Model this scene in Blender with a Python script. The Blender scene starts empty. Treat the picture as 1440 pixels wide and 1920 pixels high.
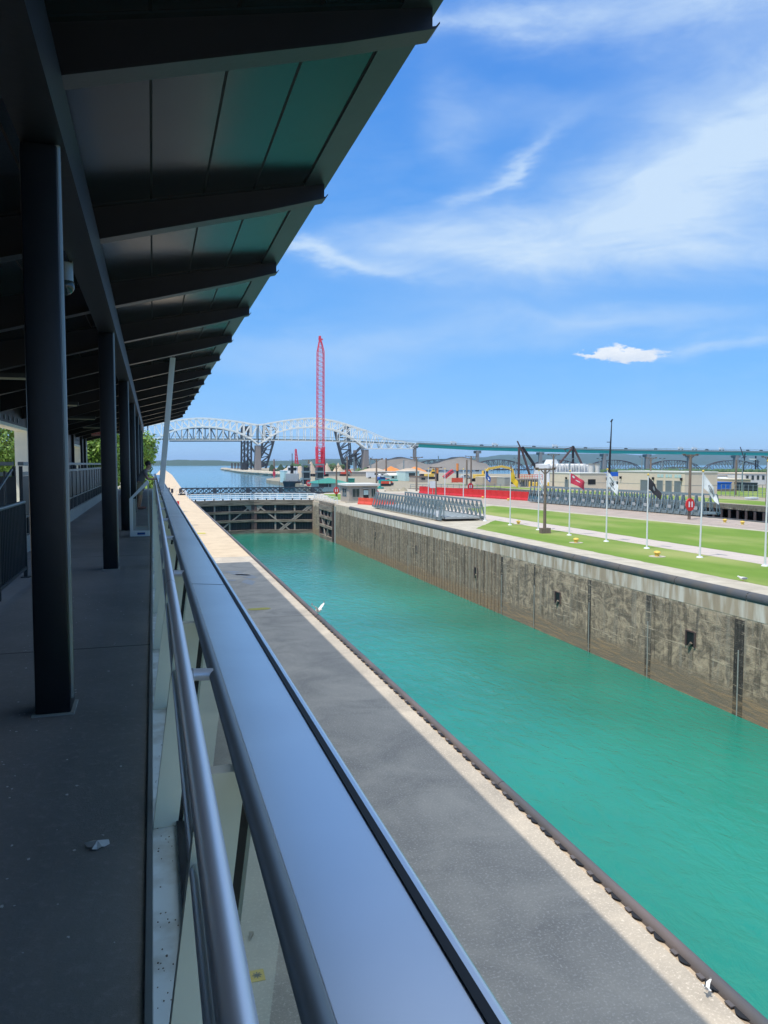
import bpy, bmesh, math, random
from mathutils import Vector, Matrix, noise as mn
random.seed(7)
S = bpy.context.scene
COL = S.collection
R = math.radians
# ------------------------------------------------------------------ camera
HAZE = 5.5e-5
CZ = 7.05                       # camera height above the pier top (z = 0)
F_PX = 1442.0
VPX, VPY = 286.0, 870.0         # vanishing point of the lock axis (+Y) in the 1440x1920 photo
def cam_basis():
    d = Vector((VPX-720, -(VPY-960), -F_PX)).normalized()
    up = Vector((0, -d.z, d.y)).normalized()
    x = d.cross(up)
    return Matrix((x, d, up))
MB3 = cam_basis()
cd = bpy.data.cameras.new('camera'); cam = bpy.data.objects.new('camera', cd); COL.objects.link(cam)
cam.matrix_world = Matrix.Translation((0, 0, CZ)) @ MB3.to_4x4()
cd.sensor_fit = 'VERTICAL'; cd.sensor_height = 24; cd.lens = 24*F_PX/1920
cd.clip_start = 0.05; cd.clip_end = 40000
S.camera = cam
S.render.resolution_x = 768; S.render.resolution_y = 1024
def ray(x, y): return MB3 @ Vector((x-720, -(y-960), -F_PX))
def PZ(x, y, z=0.0):
    r = ray(x, y); t = (z-CZ)/r.z; return Vector((r.x*t, r.y*t, z))
def PY(x, y, Y):
    r = ray(x, y); t = Y/r.y; return Vector((r.x*t, Y, CZ+r.z*t))
def PX(x, y, X):
    r = ray(x, y); t = X/r.x; return Vector((X, r.y*t, CZ+r.z*t))
# ------------------------------------------------------------------ world, sun, exposure
SUN_EL = R(63.6); sdx, sdy = 1.0, 0.55
w = bpy.data.worlds.new('World'); S.world = w; w.use_nodes = True
nt = w.node_tree; nt.nodes.clear()
N = nt.nodes.new; L = nt.links.new
def wm(op, a, b=None, c=None, clamp=False):
    n = N('ShaderNodeMath'); n.operation = op; n.use_clamp = clamp
    for i, v in enumerate((a, b, c)):
        if v is None: continue
        if isinstance(v, (int, float)): n.inputs[i].default_value = v
        else: L(v, n.inputs[i])
    return n.outputs[0]
sky = N('ShaderNodeTexSky'); sky.sky_type = 'NISHITA'; sky.sun_disc = False
sky.sun_elevation = SUN_EL; sky.sun_rotation = math.atan2(-sdx, -sdy)
sky.altitude = 200; sky.air_density = 1.0; sky.dust_density = 0.3; sky.ozone_density = 4.0
hs = N('ShaderNodeHueSaturation'); hs.inputs['Saturation'].default_value = 1.30; hs.inputs['Value'].default_value = 1.02
L(sky.outputs[0], hs.inputs['Color'])
tc = N('ShaderNodeTexCoord'); sx = N('ShaderNodeSeparateXYZ'); L(tc.outputs['Generated'], sx.inputs[0])
az = wm('ARCTAN2', sx.outputs[0], sx.outputs[1]); el = wm('ARCSINE', sx.outputs[2])
cb = N('ShaderNodeCombineXYZ'); L(wm('MULTIPLY', az, 1.0), cb.inputs[0]); L(wm('MULTIPLY', el, 2.6), cb.inputs[1])
def wnoise(scale, detail, rough, dist, off=0.0, stretch=1.0, rot=0.0):
    mp = N('ShaderNodeMapping'); mp.inputs['Location'].default_value = (off, off*.7, off*.3)
    mp.inputs['Rotation'].default_value = (0, 0, rot); mp.inputs['Scale'].default_value = (1, stretch, 1)
    L(cb.outputs[0], mp.inputs[0])
    n = N('ShaderNodeTexNoise'); n.inputs['Scale'].default_value = scale; n.inputs['Detail'].default_value = detail
    n.inputs['Roughness'].default_value = rough; n.inputs['Distortion'].default_value = dist
    L(mp.outputs[0], n.inputs['Vector']); return n.outputs[0]
def pix_ae(x, y):
    r = ray(x, y).normalized(); return math.atan2(r.x, r.y), math.asin(r.z)
warpa = wm('MULTIPLY', wm('SUBTRACT', wnoise(5, 5, .6, .3, 3.1), .5), .14)
warpe = wm('MULTIPLY', wm('SUBTRACT', wnoise(4, 5, .6, .3, 8.7), .5), .10)
azw = wm('ADD', az, warpa); elw = wm('ADD', el, warpe)
def blob(px, py, rx, ry, rot=0.0, amp=1.0, soft=1.0, A=None, B=None):
    """soft elliptical patch of cloud at a fixed azimuth / elevation of the sky"""
    A = A or azw; B = B or elw
    a0, e0 = pix_ae(px, py); a1, _ = pix_ae(px+rx, py); _, e1 = pix_ae(px, py-ry)
    ra, re = abs(a1-a0), abs(e1-e0)
    da = wm('SUBTRACT', A, a0); de = wm('SUBTRACT', B, e0)
    c, s = math.cos(rot), math.sin(rot)
    u = wm('DIVIDE', wm('ADD', wm('MULTIPLY', da, c), wm('MULTIPLY', de, s)), ra)
    v = wm('DIVIDE', wm('SUBTRACT', wm('MULTIPLY', de, c), wm('MULTIPLY', da, s)), re)
    d2 = wm('ADD', wm('MULTIPLY', u, u), wm('MULTIPLY', v, v))
    return wm('MULTIPLY', wm('POWER', 2.718, wm('MULTIPLY', d2, -1.0/soft)), amp)
wisp = wnoise(2.4, 12, .58, .8, 1.7, 1.1, R(-16))
fine = wnoise(7, 12, .62, 1.4, 5.2, 1.3, R(-12))
tex = wm('ADD', wm('MULTIPLY', wisp, .6), wm('MULTIPLY', fine, .4))
texc = wm('MULTIPLY', wm('SUBTRACT', tex, .27), 2.3, clamp=True)
cov = None
for b in [(1180, 400, 420, 95, R(14), .95), (1400, 300, 330, 150, R(12), .9), (800, 450, 190, 45, R(4), .75), (960, 310, 110, 22, R(28), .55),
          (1230, 10, 480, 60, R(-3), 1.0), (900, 30, 130, 26, R(-4), .6), (1430, 140, 230, 130, 0, .6), (1400, 480, 260, 60, R(-6), .5),
          (760, 640, 420, 42, R(2), .45), (1180, 600, 330, 26, R(-3), .4), (590, 472, 110, 14, R(-14), .55), (1400, 640, 150, 22, R(5), .4),
          (850, 230, 50, 90, R(20), .45), (1330, 650, 110, 13, R(6), .5), (940, 330, 90, 10, R(32), .5), (1050, 480, 330, 30, R(-3), .45), (700, 500, 160, 14, R(-10), .5), (1000, 210, 160, 40, 0, .3), (560, 690, 200, 30, 0, .25)]:
    v = blob(*b)
    cov = v if cov is None else wm('ADD', cov, v)
cir = wm('MULTIPLY', wm('MULTIPLY', cov, wm('ADD', .22, wm('MULTIPLY', texc, .78))), 1.08, clamp=True)
base_c = wm('MULTIPLY', wm('SUBTRACT', tex, .42), .5, clamp=True)   # a thin veil everywhere
cir = wm('MAXIMUM', cir, base_c)
# one small fair-weather cloud
cn = wnoise(60, 8, .62, .2, 2.0, 1.4)
w2a = wm('ADD', az, wm('MULTIPLY', wm('SUBTRACT', wnoise(55, 6, .65, 0, 4.4), .5), .034))
w2e = wm('ADD', el, wm('MULTIPLY', wm('SUBTRACT', wnoise(50, 6, .65, 0, 6.4), .5), .026))
parts_ = [(1150, 668, 50, 11, 0, 1), (1147, 655, 20, 13, 0, .9), (1128, 663, 18, 8, 0, .6), (1176, 660, 16, 9, 0, .7), (1208, 667, 36, 9, 0, .8), (1205, 659, 22, 7, 0, .6), (1255, 660, 20, 6, 0, .42), (1092, 665, 34, 4, 0, .55), (1200, 677, 40, 4, 0, .4)]
cu = None
for q_ in parts_:
    v = blob(*q_, 1, w2a, w2e); cu = v if cu is None else wm('ADD', cu, v)
cuf = wm('MULTIPLY', wm('SUBTRACT', wm('MULTIPLY', cu, wm('ADD', cn, .45)), .36), 2.2, clamp=True)
_, e_lo = pix_ae(1160, 682); _, e_hi = pix_ae(1160, 655)
shade = wm('DIVIDE', wm('SUBTRACT', w2e, e_lo), e_hi-e_lo, clamp=True)
shade = wm('ADD', wm('MULTIPLY', shade, .7), wm('MULTIPLY', cn, .45), clamp=True)
cuc = N('ShaderNodeMix'); cuc.data_type = 'RGBA'; L(shade, cuc.inputs[0]); cuc.inputs[6].default_value = (2.2, 2.55, 3.1, 1); cuc.inputs[7].default_value = (3.3, 3.4, 3.5, 1)
mx = N('ShaderNodeMix'); mx.data_type = 'RGBA'
mx2 = N('ShaderNodeMix'); mx2.data_type = 'RGBA'
# clear blue of a hazy summer sky by elevation, over the physical sky
gr = N('ShaderNodeValToRGB'); L(wm('DIVIDE', wm('MAXIMUM', el, 0.0), math.pi/2), gr.inputs[0])
ce = gr.color_ramp.elements; ce[0].position = 0; ce[0].color = (.52, 1.42, 3.0, 1); ce[1].position = 1; ce[1].color = (.30, .80, 2.2, 1)
for p_, c_ in ((.07, (.48, 1.38, 2.98)), (.17, (.36, 1.20, 2.9)), (.30, (.27, .95, 2.7)), (.45, (.34, 1.0, 2.7))):
    q_ = ce.new(p_); q_.color = (*c_, 1)
hz = N('ShaderNodeMix'); hz.data_type = 'RGBA'; hz.inputs[0].default_value = .85
L(hs.outputs[0], hz.inputs[6]); L(gr.outputs[0], hz.inputs[7])
fill_veil = wm('MULTIPLY', wm('SUBTRACT', el, R(31)), 1.0/R(8), clamp=True)      # bright cloud layer added overhead, out of view, to lift the shade
fill_veil = wm('MULTIPLY', fill_veil, wm('ADD', .48, wm('MULTIPLY', texc, .5)), clamp=True)
L(cir, mx.inputs[0]); L(hz.outputs[2], mx.inputs[6]); mx.inputs[7].default_value = (2.05, 2.65, 3.4, 1)
mv = N('ShaderNodeMix'); mv.data_type = 'RGBA'; L(fill_veil, mv.inputs[0]); L(mx.outputs[2], mv.inputs[6]); mv.inputs[7].default_value = (3.9, 4.5, 5.2, 1)
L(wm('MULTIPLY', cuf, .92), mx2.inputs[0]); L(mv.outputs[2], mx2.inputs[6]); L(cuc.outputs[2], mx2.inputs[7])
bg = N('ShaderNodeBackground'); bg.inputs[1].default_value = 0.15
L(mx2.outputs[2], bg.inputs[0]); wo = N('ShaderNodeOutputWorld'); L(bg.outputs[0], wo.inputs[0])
sl = bpy.data.lights.new('sun', 'SUN'); sun = bpy.data.objects.new('sun', sl); COL.objects.link(sun)
sl.energy = 2.15; sl.angle = R(0.55); sl.color = (1.0, .94, .83)
sv = Vector((sdx, sdy, 0)).normalized()*math.cos(SUN_EL) + Vector((0, 0, -math.sin(SUN_EL)))
sun.rotation_euler = sv.to_track_quat('-Z', 'Y').to_euler(); sun.location = (0, 0, 60)
S.view_settings.view_transform = 'Standard'; S.view_settings.look = 'None'
S.view_settings.exposure = 0.95; S.view_settings.gamma = 1.0; S.view_settings.use_curve_mapping = False
S.render.engine = 'CYCLES'
# ------------------------------------------------------------------ materials
def mat(name, c1, c2=None, scale=2.0, rough=.6, metal=0.0, bump=0.0, detail=6, stretch=(1, 1, 1), c3=None, s3=.3, spec=.5, contrast=2.0, bscale=None):
    m = bpy.data.materials.new(name); m.use_nodes = True
    t = m.node_tree; b = t.nodes['Principled BSDF']; n = t.nodes.new; l = t.links.new
    b.inputs['Roughness'].default_value = rough; b.inputs['Metallic'].default_value = metal
    b.inputs['Specular IOR Level'].default_value = spec
    c2 = c2 or tuple(v*.8 for v in c1)
    co = n('ShaderNodeTexCoord'); mp = n('ShaderNodeMapping'); mp.inputs['Scale'].default_value = stretch
    l(co.outputs['Object'], mp.inputs[0])
    nz = n('ShaderNodeTexNoise'); nz.inputs['Scale'].default_value = scale; nz.inputs['Detail'].default_value = detail
    nz.inputs['Roughness'].default_value = .62; l(mp.outputs[0], nz.inputs['Vector'])
    rp = n('ShaderNodeValToRGB'); h = .5/contrast
    rp.color_ramp.elements[0].position = .5-h; rp.color_ramp.elements[1].position = .5+h
    rp.color_ramp.elements[0].color = (*c1, 1); rp.color_ramp.elements[1].color = (*c2, 1)
    l(nz.outputs[0], rp.inputs[0]); out = rp.outputs[0]
    if c3:
        n3 = n('ShaderNodeTexNoise'); n3.inputs['Scale'].default_value = s3; n3.inputs['Detail'].default_value = 8
        l(mp.outputs[0], n3.inputs['Vector'])
        r3 = n('ShaderNodeValToRGB'); r3.color_ramp.elements[0].position = .44; r3.color_ramp.elements[1].position = .64
        l(n3.outputs[0], r3.inputs[0])
        mxx = n('ShaderNodeMix'); mxx.data_type = 'RGBA'; l(r3.outputs[0], mxx.inputs[0]); l(out, mxx.inputs[6]); mxx.inputs[7].default_value = (*c3, 1)
        out = mxx.outputs[2]
    l(out, b.inputs['Base Color'])
    if bump:
        bn = n('ShaderNodeTexNoise'); bn.inputs['Scale'].default_value = bscale or scale*6; bn.inputs['Detail'].default_value = 5
        l(mp.outputs[0], bn.inputs['Vector'])
        bp = n('ShaderNodeBump'); bp.inputs['Strength'].default_value = bump; bp.inputs['Distance'].default_value = .02
        l(bn.outputs[0], bp.inputs['Height']); l(bp.outputs[0], b.inputs['Normal'])
    return m
M = {}
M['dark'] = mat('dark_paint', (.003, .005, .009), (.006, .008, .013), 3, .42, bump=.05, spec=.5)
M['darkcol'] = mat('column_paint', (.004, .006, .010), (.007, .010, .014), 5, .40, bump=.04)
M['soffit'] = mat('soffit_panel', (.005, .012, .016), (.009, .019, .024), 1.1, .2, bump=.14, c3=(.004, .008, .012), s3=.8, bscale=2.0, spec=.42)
M['joint'] = mat('joint_black', (.003, .003, .004), rough=.7)
M['steel'] = mat('brushed_steel', (.92, .93, .95), (.82, .84, .87), 30, .42, .6, stretch=(1, .04, 1))
M['coping'] = mat('coping_metal', (.95, .96, .97), (.90, .91, .93), 1.6, .26, .5, c3=(.82, .83, .85), s3=.9, bump=.02, bscale=1.0)
M['cream'] = mat('cream_panel', (.95, .93, .76), (.90, .88, .72), 1.5, .45, c3=(.84, .84, .70), s3=2)
M['sill'] = mat('white_sill', (.82, .88, .88), (.74, .80, .81), 3, .5, c3=(.55, .56, .52), s3=5)
M['tube'] = mat('tube_grey', (.22, .25, .26), (.18, .21, .22), 6, .5, .3)
M['white'] = mat('white_paint', (.75, .76, .76), (.62, .64, .65), 2, .4)
M['postwhite'] = mat('post_paint', (.80, .84, .84), (.72, .76, .77), 2, .4)
M['kerb'] = mat('kerb_concrete', (.36, .37, .33), (.28, .29, .27), 3, .8)
M['rail_dark'] = mat('railing_green_black', (.018, .026, .030), (.03, .04, .045), 4, .4)
M['railtop'] = mat('railing_cap', (.22, .25, .26), (.17, .2, .21), 4, .35, .3)
M['grn_roof'] = mat('green_roof', (.02, .19, .13), (.03, .24, .17), 2, .5)
M['tan'] = mat('tan_block', (.70, .59, .45), (.63, .53, .41), .6, .85, bump=.2)
M['stone'] = mat('booth_stone', (.42, .37, .30), (.34, .30, .25), 1.5, .85, bump=.2)
M['whroof'] = mat('white_roof', (.68, .67, .62), (.58, .57, .53), 1, .7)
M['glassdark'] = mat('dark_glass', (.03, .05, .055), rough=.1)
M['door'] = mat('grey_door', (.17, .20, .21), rough=.5)
M['red'] = mat('red_plastic', (.66, .03, .025), (.52, .02, .02), 1.5, .45)
M['orangered'] = mat('orange_plastic', (.70, .10, .045), (.6, .07, .04), 1.5, .45)
M['crane'] = mat('crane_red', (.78, .05, .09), (.66, .04, .07), 1.0, .45)
M['yellow'] = mat('yellow_paint', (.78, .52, .08), (.66, .44, .08), 1, .5)
M['yellowdull'] = mat('yellow_marking', (.55, .47, .05), (.42, .36, .08), 9, .7)
M['blue'] = mat('blue_paint', (.015, .13, .60), rough=.5)
M['orange'] = mat('orange_sand', (.75, .27, .07), (.62, .22, .06), .2, .9)
M['tansand'] = mat('tan_sand', (.50, .40, .30), (.42, .34, .26), .1, .95)
M['grey_ore'] = mat('ore_heap', (.17, .155, .14), (.23, .21, .19), .03, .95)
M['brbridge'] = mat('bridge_white', (.93, .90, .82), (.88, .85, .77), .1, .5)
M['girder'] = mat('bridge_green', (.03, .42, .29), (.035, .46, .33), .05, .5)
M['brdeck'] = mat('bridge_deck', (.22, .24, .22), (.28, .3, .27), .1, .8)
M['brpier'] = mat('bridge_pier', (.24, .21, .19), (.30, .26, .23), .1, .85)
M['darksteel'] = mat('dark_steel', (.035, .04, .05), (.05, .055, .065), .2, .6)
M['rust'] = mat('rust_steel', (.07, .045, .045), (.10, .06, .055), .3, .7)
M['wood'] = mat('pole_wood', (.15, .11, .085), (.22, .17, .13), 3, .85, stretch=(1, 1, .2))
M['galv'] = mat('galvanised', (.25, .31, .32), (.19, .24, .25), 1.5, .45, .35)
M['galvdeck'] = mat('galvanised_deck', (.42, .44, .43), (.35, .37, .37), 1, .5, .2)
M['timber'] = mat('gate_timber', (.09, .07, .055), (.30, .245, .19), 1.6, .9, bump=.4, stretch=(.3, 1, 3), contrast=3)
M['gatedark'] = mat('gate_skin', (.012, .013, .017), (.022, .023, .028), .8, .6, stretch=(3, 3, .3))
M['bark'] = mat('bark', (.10, .075, .055), (.15, .11, .08), 4, .9)
M['cloth_grey'] = mat('grey_tshirt', (.15, .145, .15), (.19, .18, .19), 8, .95)
M['khaki'] = mat('khaki_cloth', (.30, .26, .18), (.24, .21, .15), 8, .95)
M['skin'] = mat('skin', (.42, .23, .16), (.36, .19, .13), 12, .55)
M['hair'] = mat('dark_hair', (.015, .012, .010), rough=.6)
M['shoe'] = mat('shoe', (.30, .12, .09), rough=.6)
M['rag'] = mat('rag_white', (.6, .6, .58), (.5, .5, .5), 30, .9)
M['gull'] = mat('gull_white', (.8, .8, .78), rough=.8)
M['gullgrey'] = mat('gull_grey', (.25, .27, .3), rough=.8)
M['black'] = mat('black', (.01, .01, .012), rough=.6)
M['teal'] = mat('teal_paint', (.03, .38, .33), rough=.5)
M['paleteal'] = mat('pale_teal', (.50, .66, .62), (.42, .57, .54), 1, .5)
M['brownpaint'] = mat('brown_paint', (.2, .13, .09), rough=.8)
M['flagred'] = mat('flag_red', (.62, .05, .10), rough=.8); M['flagwhite'] = mat('flag_white', (.78, .8, .82), rough=.8)
M['flagyellow'] = mat('flag_yellow', (.75, .5, .03), rough=.8); M['flagblack'] = mat('flag_black', (.03, .03, .04), rough=.8)
M['flagblue'] = mat('flag_blue', (.03, .10, .35), rough=.8); M['flagorange'] = mat('flag_orange', (.7, .22, .05), rough=.8)
M['fenderR'] = mat('fender_steel', (.06, .066, .075), (.085, .09, .10), 1.2, .75, c3=(.10, .09, .08), s3=.8)
M['fenderL'] = mat('fender_rubber', (.095, .093, .10), (.07, .07, .078), 2.0, .6, c3=(.15, .12, .115), s3=.9, stretch=(1, .3, 1))
M['paint_w'] = mat('pavement_white', (.42, .42, .42), (.34, .34, .34), 6, .8)
M['hazelight'] = mat('lamp_housing', (.5, .48, .35), rough=.5)

def water_mat(name, body, deep, wave, scale, rough=.04):
    m = bpy.data.materials.new(name); m.use_nodes = True; t = m.node_tree; b = t.nodes['Principled BSDF']; n = t.nodes.new; l = t.links.new
    co = n('ShaderNodeTexCoord'); mp = n('ShaderNodeMapping'); mp.inputs['Scale'].default_value = (1, .55, 1); mp.inputs['Rotation'].default_value = (0, 0, R(22))
    l(co.outputs['Object'], mp.inputs[0])
    nz = n('ShaderNodeTexNoise'); nz.inputs['Scale'].default_value = scale; nz.inputs['Detail'].default_value = 6; nz.inputs['Roughness'].default_value = .6; nz.inputs['Distortion'].default_value = .4
    l(mp.outputs[0], nz.inputs['Vector'])
    bp = n('ShaderNodeBump'); bp.inputs['Strength'].default_value = wave; bp.inputs['Distance'].default_value = .12
    l(nz.outputs[0], bp.inputs['Height']); l(bp.outputs[0], b.inputs['Normal'])
    n2 = n('ShaderNodeTexNoise'); n2.inputs['Scale'].default_value = .05; n2.inputs['Detail'].default_value = 3; l(co.outputs['Object'], n2.inputs['Vector'])
    rp = n('ShaderNodeValToRGB'); rp.color_ramp.elements[0].position = .35; rp.color_ramp.elements[1].position = .65
    rp.color_ramp.elements[0].color = (*body, 1); rp.color_ramp.elements[1].color = (*deep, 1)
    l(n2.outputs[0], rp.inputs[0]); l(rp.outputs[0], b.inputs['Base Color'])
    b.inputs['Roughness'].default_value = rough; b.inputs['IOR'].default_value = 1.42
    return m
M['lockwater'] = water_mat('lock_water', (.015, .225, .162), (.010, .165, .115), .8, 1.4)
M['riverwater'] = water_mat('river_water', (.03, .22, .34), (.025, .19, .30), .8, .8, .08)

def concrete(name, c1, c2, c3, joint=None, gran=.5):
    """weathered slab concrete: patchy, speckled, optional cross joints every `joint` m along Y"""
    m = bpy.data.materials.new(name); m.use_nodes = True; t = m.node_tree; b = t.nodes['Principled BSDF']; n = t.nodes.new; l = t.links.new
    b.inputs['Roughness'].default_value = .85; b.inputs['Specular IOR Level'].default_value = .3
    co = n('ShaderNodeTexCoord')
    a = n('ShaderNodeTexNoise'); a.inputs['Scale'].default_value = .55; a.inputs['Detail'].default_value = 9; a.inputs['Roughness'].default_value = .65; a.inputs['Distortion'].default_value = .6
    l(co.outputs['Object'], a.inputs['Vector'])
    r = n('ShaderNodeValToRGB'); e = r.color_ramp.elements; e[0].position = .36; e[1].position = .66; e[0].color = (*c1, 1); e[1].color = (*c2, 1)
    l(a.outputs[0], r.inputs[0])
    s = n('ShaderNodeTexNoise'); s.inputs['Scale'].default_value = 22; s.inputs['Detail'].default_value = 9; s.inputs['Roughness'].default_value = .75; l(co.outputs['Object'], s.inputs['Vector'])
    r2 = n('ShaderNodeValToRGB'); e = r2.color_ramp.elements; e[0].position = .53; e[1].position = .64; l(s.outputs[0], r2.inputs[0])
    mxx = n('ShaderNodeMix'); mxx.data_type = 'RGBA'; mu = n('ShaderNodeMath'); mu.operation = 'MULTIPLY'; mu.inputs[1].default_value = gran
    l(r2.outputs[0], mu.inputs[0]); l(mu.outputs[0], mxx.inputs[0]); l(r.outputs[0], mxx.inputs[6]); mxx.inputs[7].default_value = (*c3, 1)
    out = mxx.outputs[2]
    if joint:
        sp = n('ShaderNodeSeparateXYZ'); l(co.outputs['Object'], sp.inputs[0])
        q = n('ShaderNodeMath'); q.operation = 'PINGPONG'; q.inputs[1].default_value = joint/2; l(sp.outputs[1], q.inputs[0])
        k = n('ShaderNodeMath'); k.operation = 'LESS_THAN'; k.inputs[1].default_value = .012; l(q.outputs[0], k.inputs[0])
        m2 = n('ShaderNodeMix'); m2.data_type = 'RGBA'; l(k.outputs[0], m2.inputs[0]); l(out, m2.inputs[6]); m2.inputs[7].default_value = (.05, .045, .04, 1); out = m2.outputs[2]
    l(out, b.inputs['Base Color'])
    bp = n('ShaderNodeBump'); bp.inputs['Strength'].default_value = .35; bp.inputs['Distance'].default_value = .01; l(s.outputs[0], bp.inputs['Height']); l(bp.outputs[0], b.inputs['Normal'])
    return m
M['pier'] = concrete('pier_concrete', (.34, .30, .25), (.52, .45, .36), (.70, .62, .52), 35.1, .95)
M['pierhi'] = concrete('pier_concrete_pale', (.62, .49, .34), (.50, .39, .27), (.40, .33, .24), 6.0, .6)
M['edge'] = concrete('edge_concrete', (.50, .45, .36), (.36, .32, .25), (.50, .45, .38), None, .5)
M['deckc'] = concrete('deck_concrete', (.18, .18, .175), (.235, .23, .22), (.32, .31, .30), 7.28, .4)
M['road'] = concrete('road', (.40, .32, .27), (.30, .25, .21), (.46, .4, .35), None, .3)
M['path'] = concrete('path', (.50, .43, .38), (.46, .4, .35), (.55, .5, .45), 3.0, .3)
M['land'] = concrete('land', (.34, .29, .22), (.24, .22, .15), (.42, .38, .3), None, .5)
M['farland'] = mat('far_scrub', (.025, .055, .030), (.045, .075, .04), .02, .95)

def grass_mat(name, c1, c2, c3):
    m = mat(name, c1, c2, .35, .95, detail=12, c3=c3, s3=.12, stretch=(1, .45, 1), spec=.1, bump=.8, bscale=9)
    return m
M['lawn'] = grass_mat('lawn', (.115, .20, .03), (.175, .265, .05), (.27, .30, .10))

def wall_mat(name, top, mid1, mid2, low, z_top, z_low, ribs=False):
    """stained lock wall: pale coping band, blackened middle with runs and scrapes, rusty algae zone at the waterline"""
    m = bpy.data.materials.new(name); m.use_nodes = True; t = m.node_tree; b = t.nodes['Principled BSDF']; n = t.nodes.new; l = t.links.new
    b.inputs['Roughness'].default_value = .85; b.inputs['Specular IOR Level'].default_value = .3
    co = n('ShaderNodeTexCoord'); sp = n('ShaderNodeSeparateXYZ'); l(co.outputs['Object'], sp.inputs[0])
    def nz(scale, st, det=8, dist=.5):
        mp = n('ShaderNodeMapping'); mp.inputs['Scale'].default_value = st; l(co.outputs['Object'], mp.inputs[0])
        q = n('ShaderNodeTexNoise'); q.inputs['Scale'].default_value = scale; q.inputs['Detail'].default_value = det; q.inputs['Roughness'].default_value = .68; q.inputs['Distortion'].default_value = dist
        l(mp.outputs[0], q.inputs['Vector']); return q.outputs[0]
    def mth(op, a, b_, clamp=False):
        q = n('ShaderNodeMath'); q.operation = op; q.use_clamp = clamp
        for i, v in enumerate((a, b_)):
            if isinstance(v, (int, float)): q.inputs[i].default_value = v
            else: l(v, q.inputs[i])
        return q.outputs[0]
    def mixc(f, a, b_):
        q = n('ShaderNodeMix'); q.data_type = 'RGBA'; l(f, q.inputs[0])
        for i, v in ((6, a), (7, b_)):
            if isinstance(v, tuple): q.inputs[i].default_value = (*v, 1)
            else: l(v, q.inputs[i])
        return q.outputs[2]
    def ramp(v, p0, p1):
        q = n('ShaderNodeMapRange'); q.interpolation_type = 'SMOOTHSTEP'; q.inputs[1].default_value = p0; q.inputs[2].default_value = p1; l(v, q.inputs[0]); return q.outputs[0]
    runs = nz(1.1, (1, 1.6, .10)); patch = nz(1.5, (1, .7, .8), 11, 1.2); gr = nz(7, (1, 1, 1), 12); scr = nz(1.6, (1, .22, 3.2), 10, 1.0); fl = nz(.28, (1, .5, 1.3), 6)
    mid = mixc(ramp(patch, .38, .66), mid1, mid2)
    mid = mixc(mth('MULTIPLY', ramp(runs, .50, .62), .75), mid, (.30, .26, .21))
    mid = mixc(mth('MULTIPLY', ramp(gr, .54, .66), .6), mid, (.30, .26, .22))
    mid = mixc(mth('MULTIPLY', ramp(nz(1.3, (1, 1.2, .06)), .5, .64), .6), mid, (.035, .03, .028))
    mid = mixc(mth('MULTIPLY', mth('MULTIPLY', ramp(scr, .57, .64), ramp(fl, .40, .58)), .85), mid, (.60, .48, .35))
    tp = mixc(ramp(nz(1.3, (1, 1.4, .25)), .42, .66), top, tuple(v*.68 for v in top))
    z = sp.outputs[2]
    ztop = mth('ADD', z, mth('MULTIPLY', mth('SUBTRACT', nz(1.0, (1, 1, .15)), .5), 1.6))
    col = mixc(ramp(ztop, z_top-.12, z_top+.12), mid, tp)
    zl = mth('ADD', z, mth('MULTIPLY', mth('SUBTRACT', nz(.9, (1, .6, 1)), .5), 1.4))
    lowc = mixc(ramp(scr, .45, .66), low, (.36, .24, .14))
    col = mixc(mth('SUBTRACT', 1.0, ramp(zl, z_low-.5, z_low+.5)), col, lowc)
    l(col, b.inputs['Base Color'])
    bp = n('ShaderNodeBump'); bp.inputs['Strength'].default_value = .7; bp.inputs['Distance'].default_value = .05
    l(mth('ADD', gr, mth('MULTIPLY', scr, .8)), bp.inputs['Height']); l(bp.outputs[0], b.inputs['Normal'])
    return m
WZ = -6.9                        # water in the emptied lock
M['wall'] = wall_mat('lock_wall_concrete', (.55, .44, .33), (.17, .135, .100), (.50, .385, .27), (.22, .175, .13), -1.45, WZ+1.4)
M['wallrib'] = wall_mat('lock_wall_ribbed', (.55, .44, .33), (.19, .15, .11), (.37, .29, .21), (.24, .175, .12), -1.25, WZ+1.3)
M['poewall'] = wall_mat('far_lock_wall', (.20, .16, .125), (.14, .10, .08), (.20, .15, .115), (.16, .11, .08), -.6, -6.5)

M['recess'] = wall_mat('wall_recess_shade', (.10, .09, .08), (.04, .035, .032), (.08, .07, .06), (.10, .08, .06), -1.2, WZ+1.0)
M['copingband'] = mat('coping_band', (.52, .41, .30), (.33, .255, .18), 1.1, .85, bump=.3, stretch=(1, 1.2, .2), c3=(.66, .60, .52), s3=1.6)
def leaf_mat(name, c1, c2):
    m = mat(name, c1, c2, 2.0, .6, contrast=2.5)
    b = m.node_tree.nodes['Principled BSDF']
    b.inputs['Subsurface Weight'].default_value = 0.0
    return m
M['leaf'] = leaf_mat('leaves', (.07, .17, .012), (.19, .30, .03))
M['leafdark'] = leaf_mat('leaves_dark', (.03, .075, .015), (.06, .12, .025))
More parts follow.
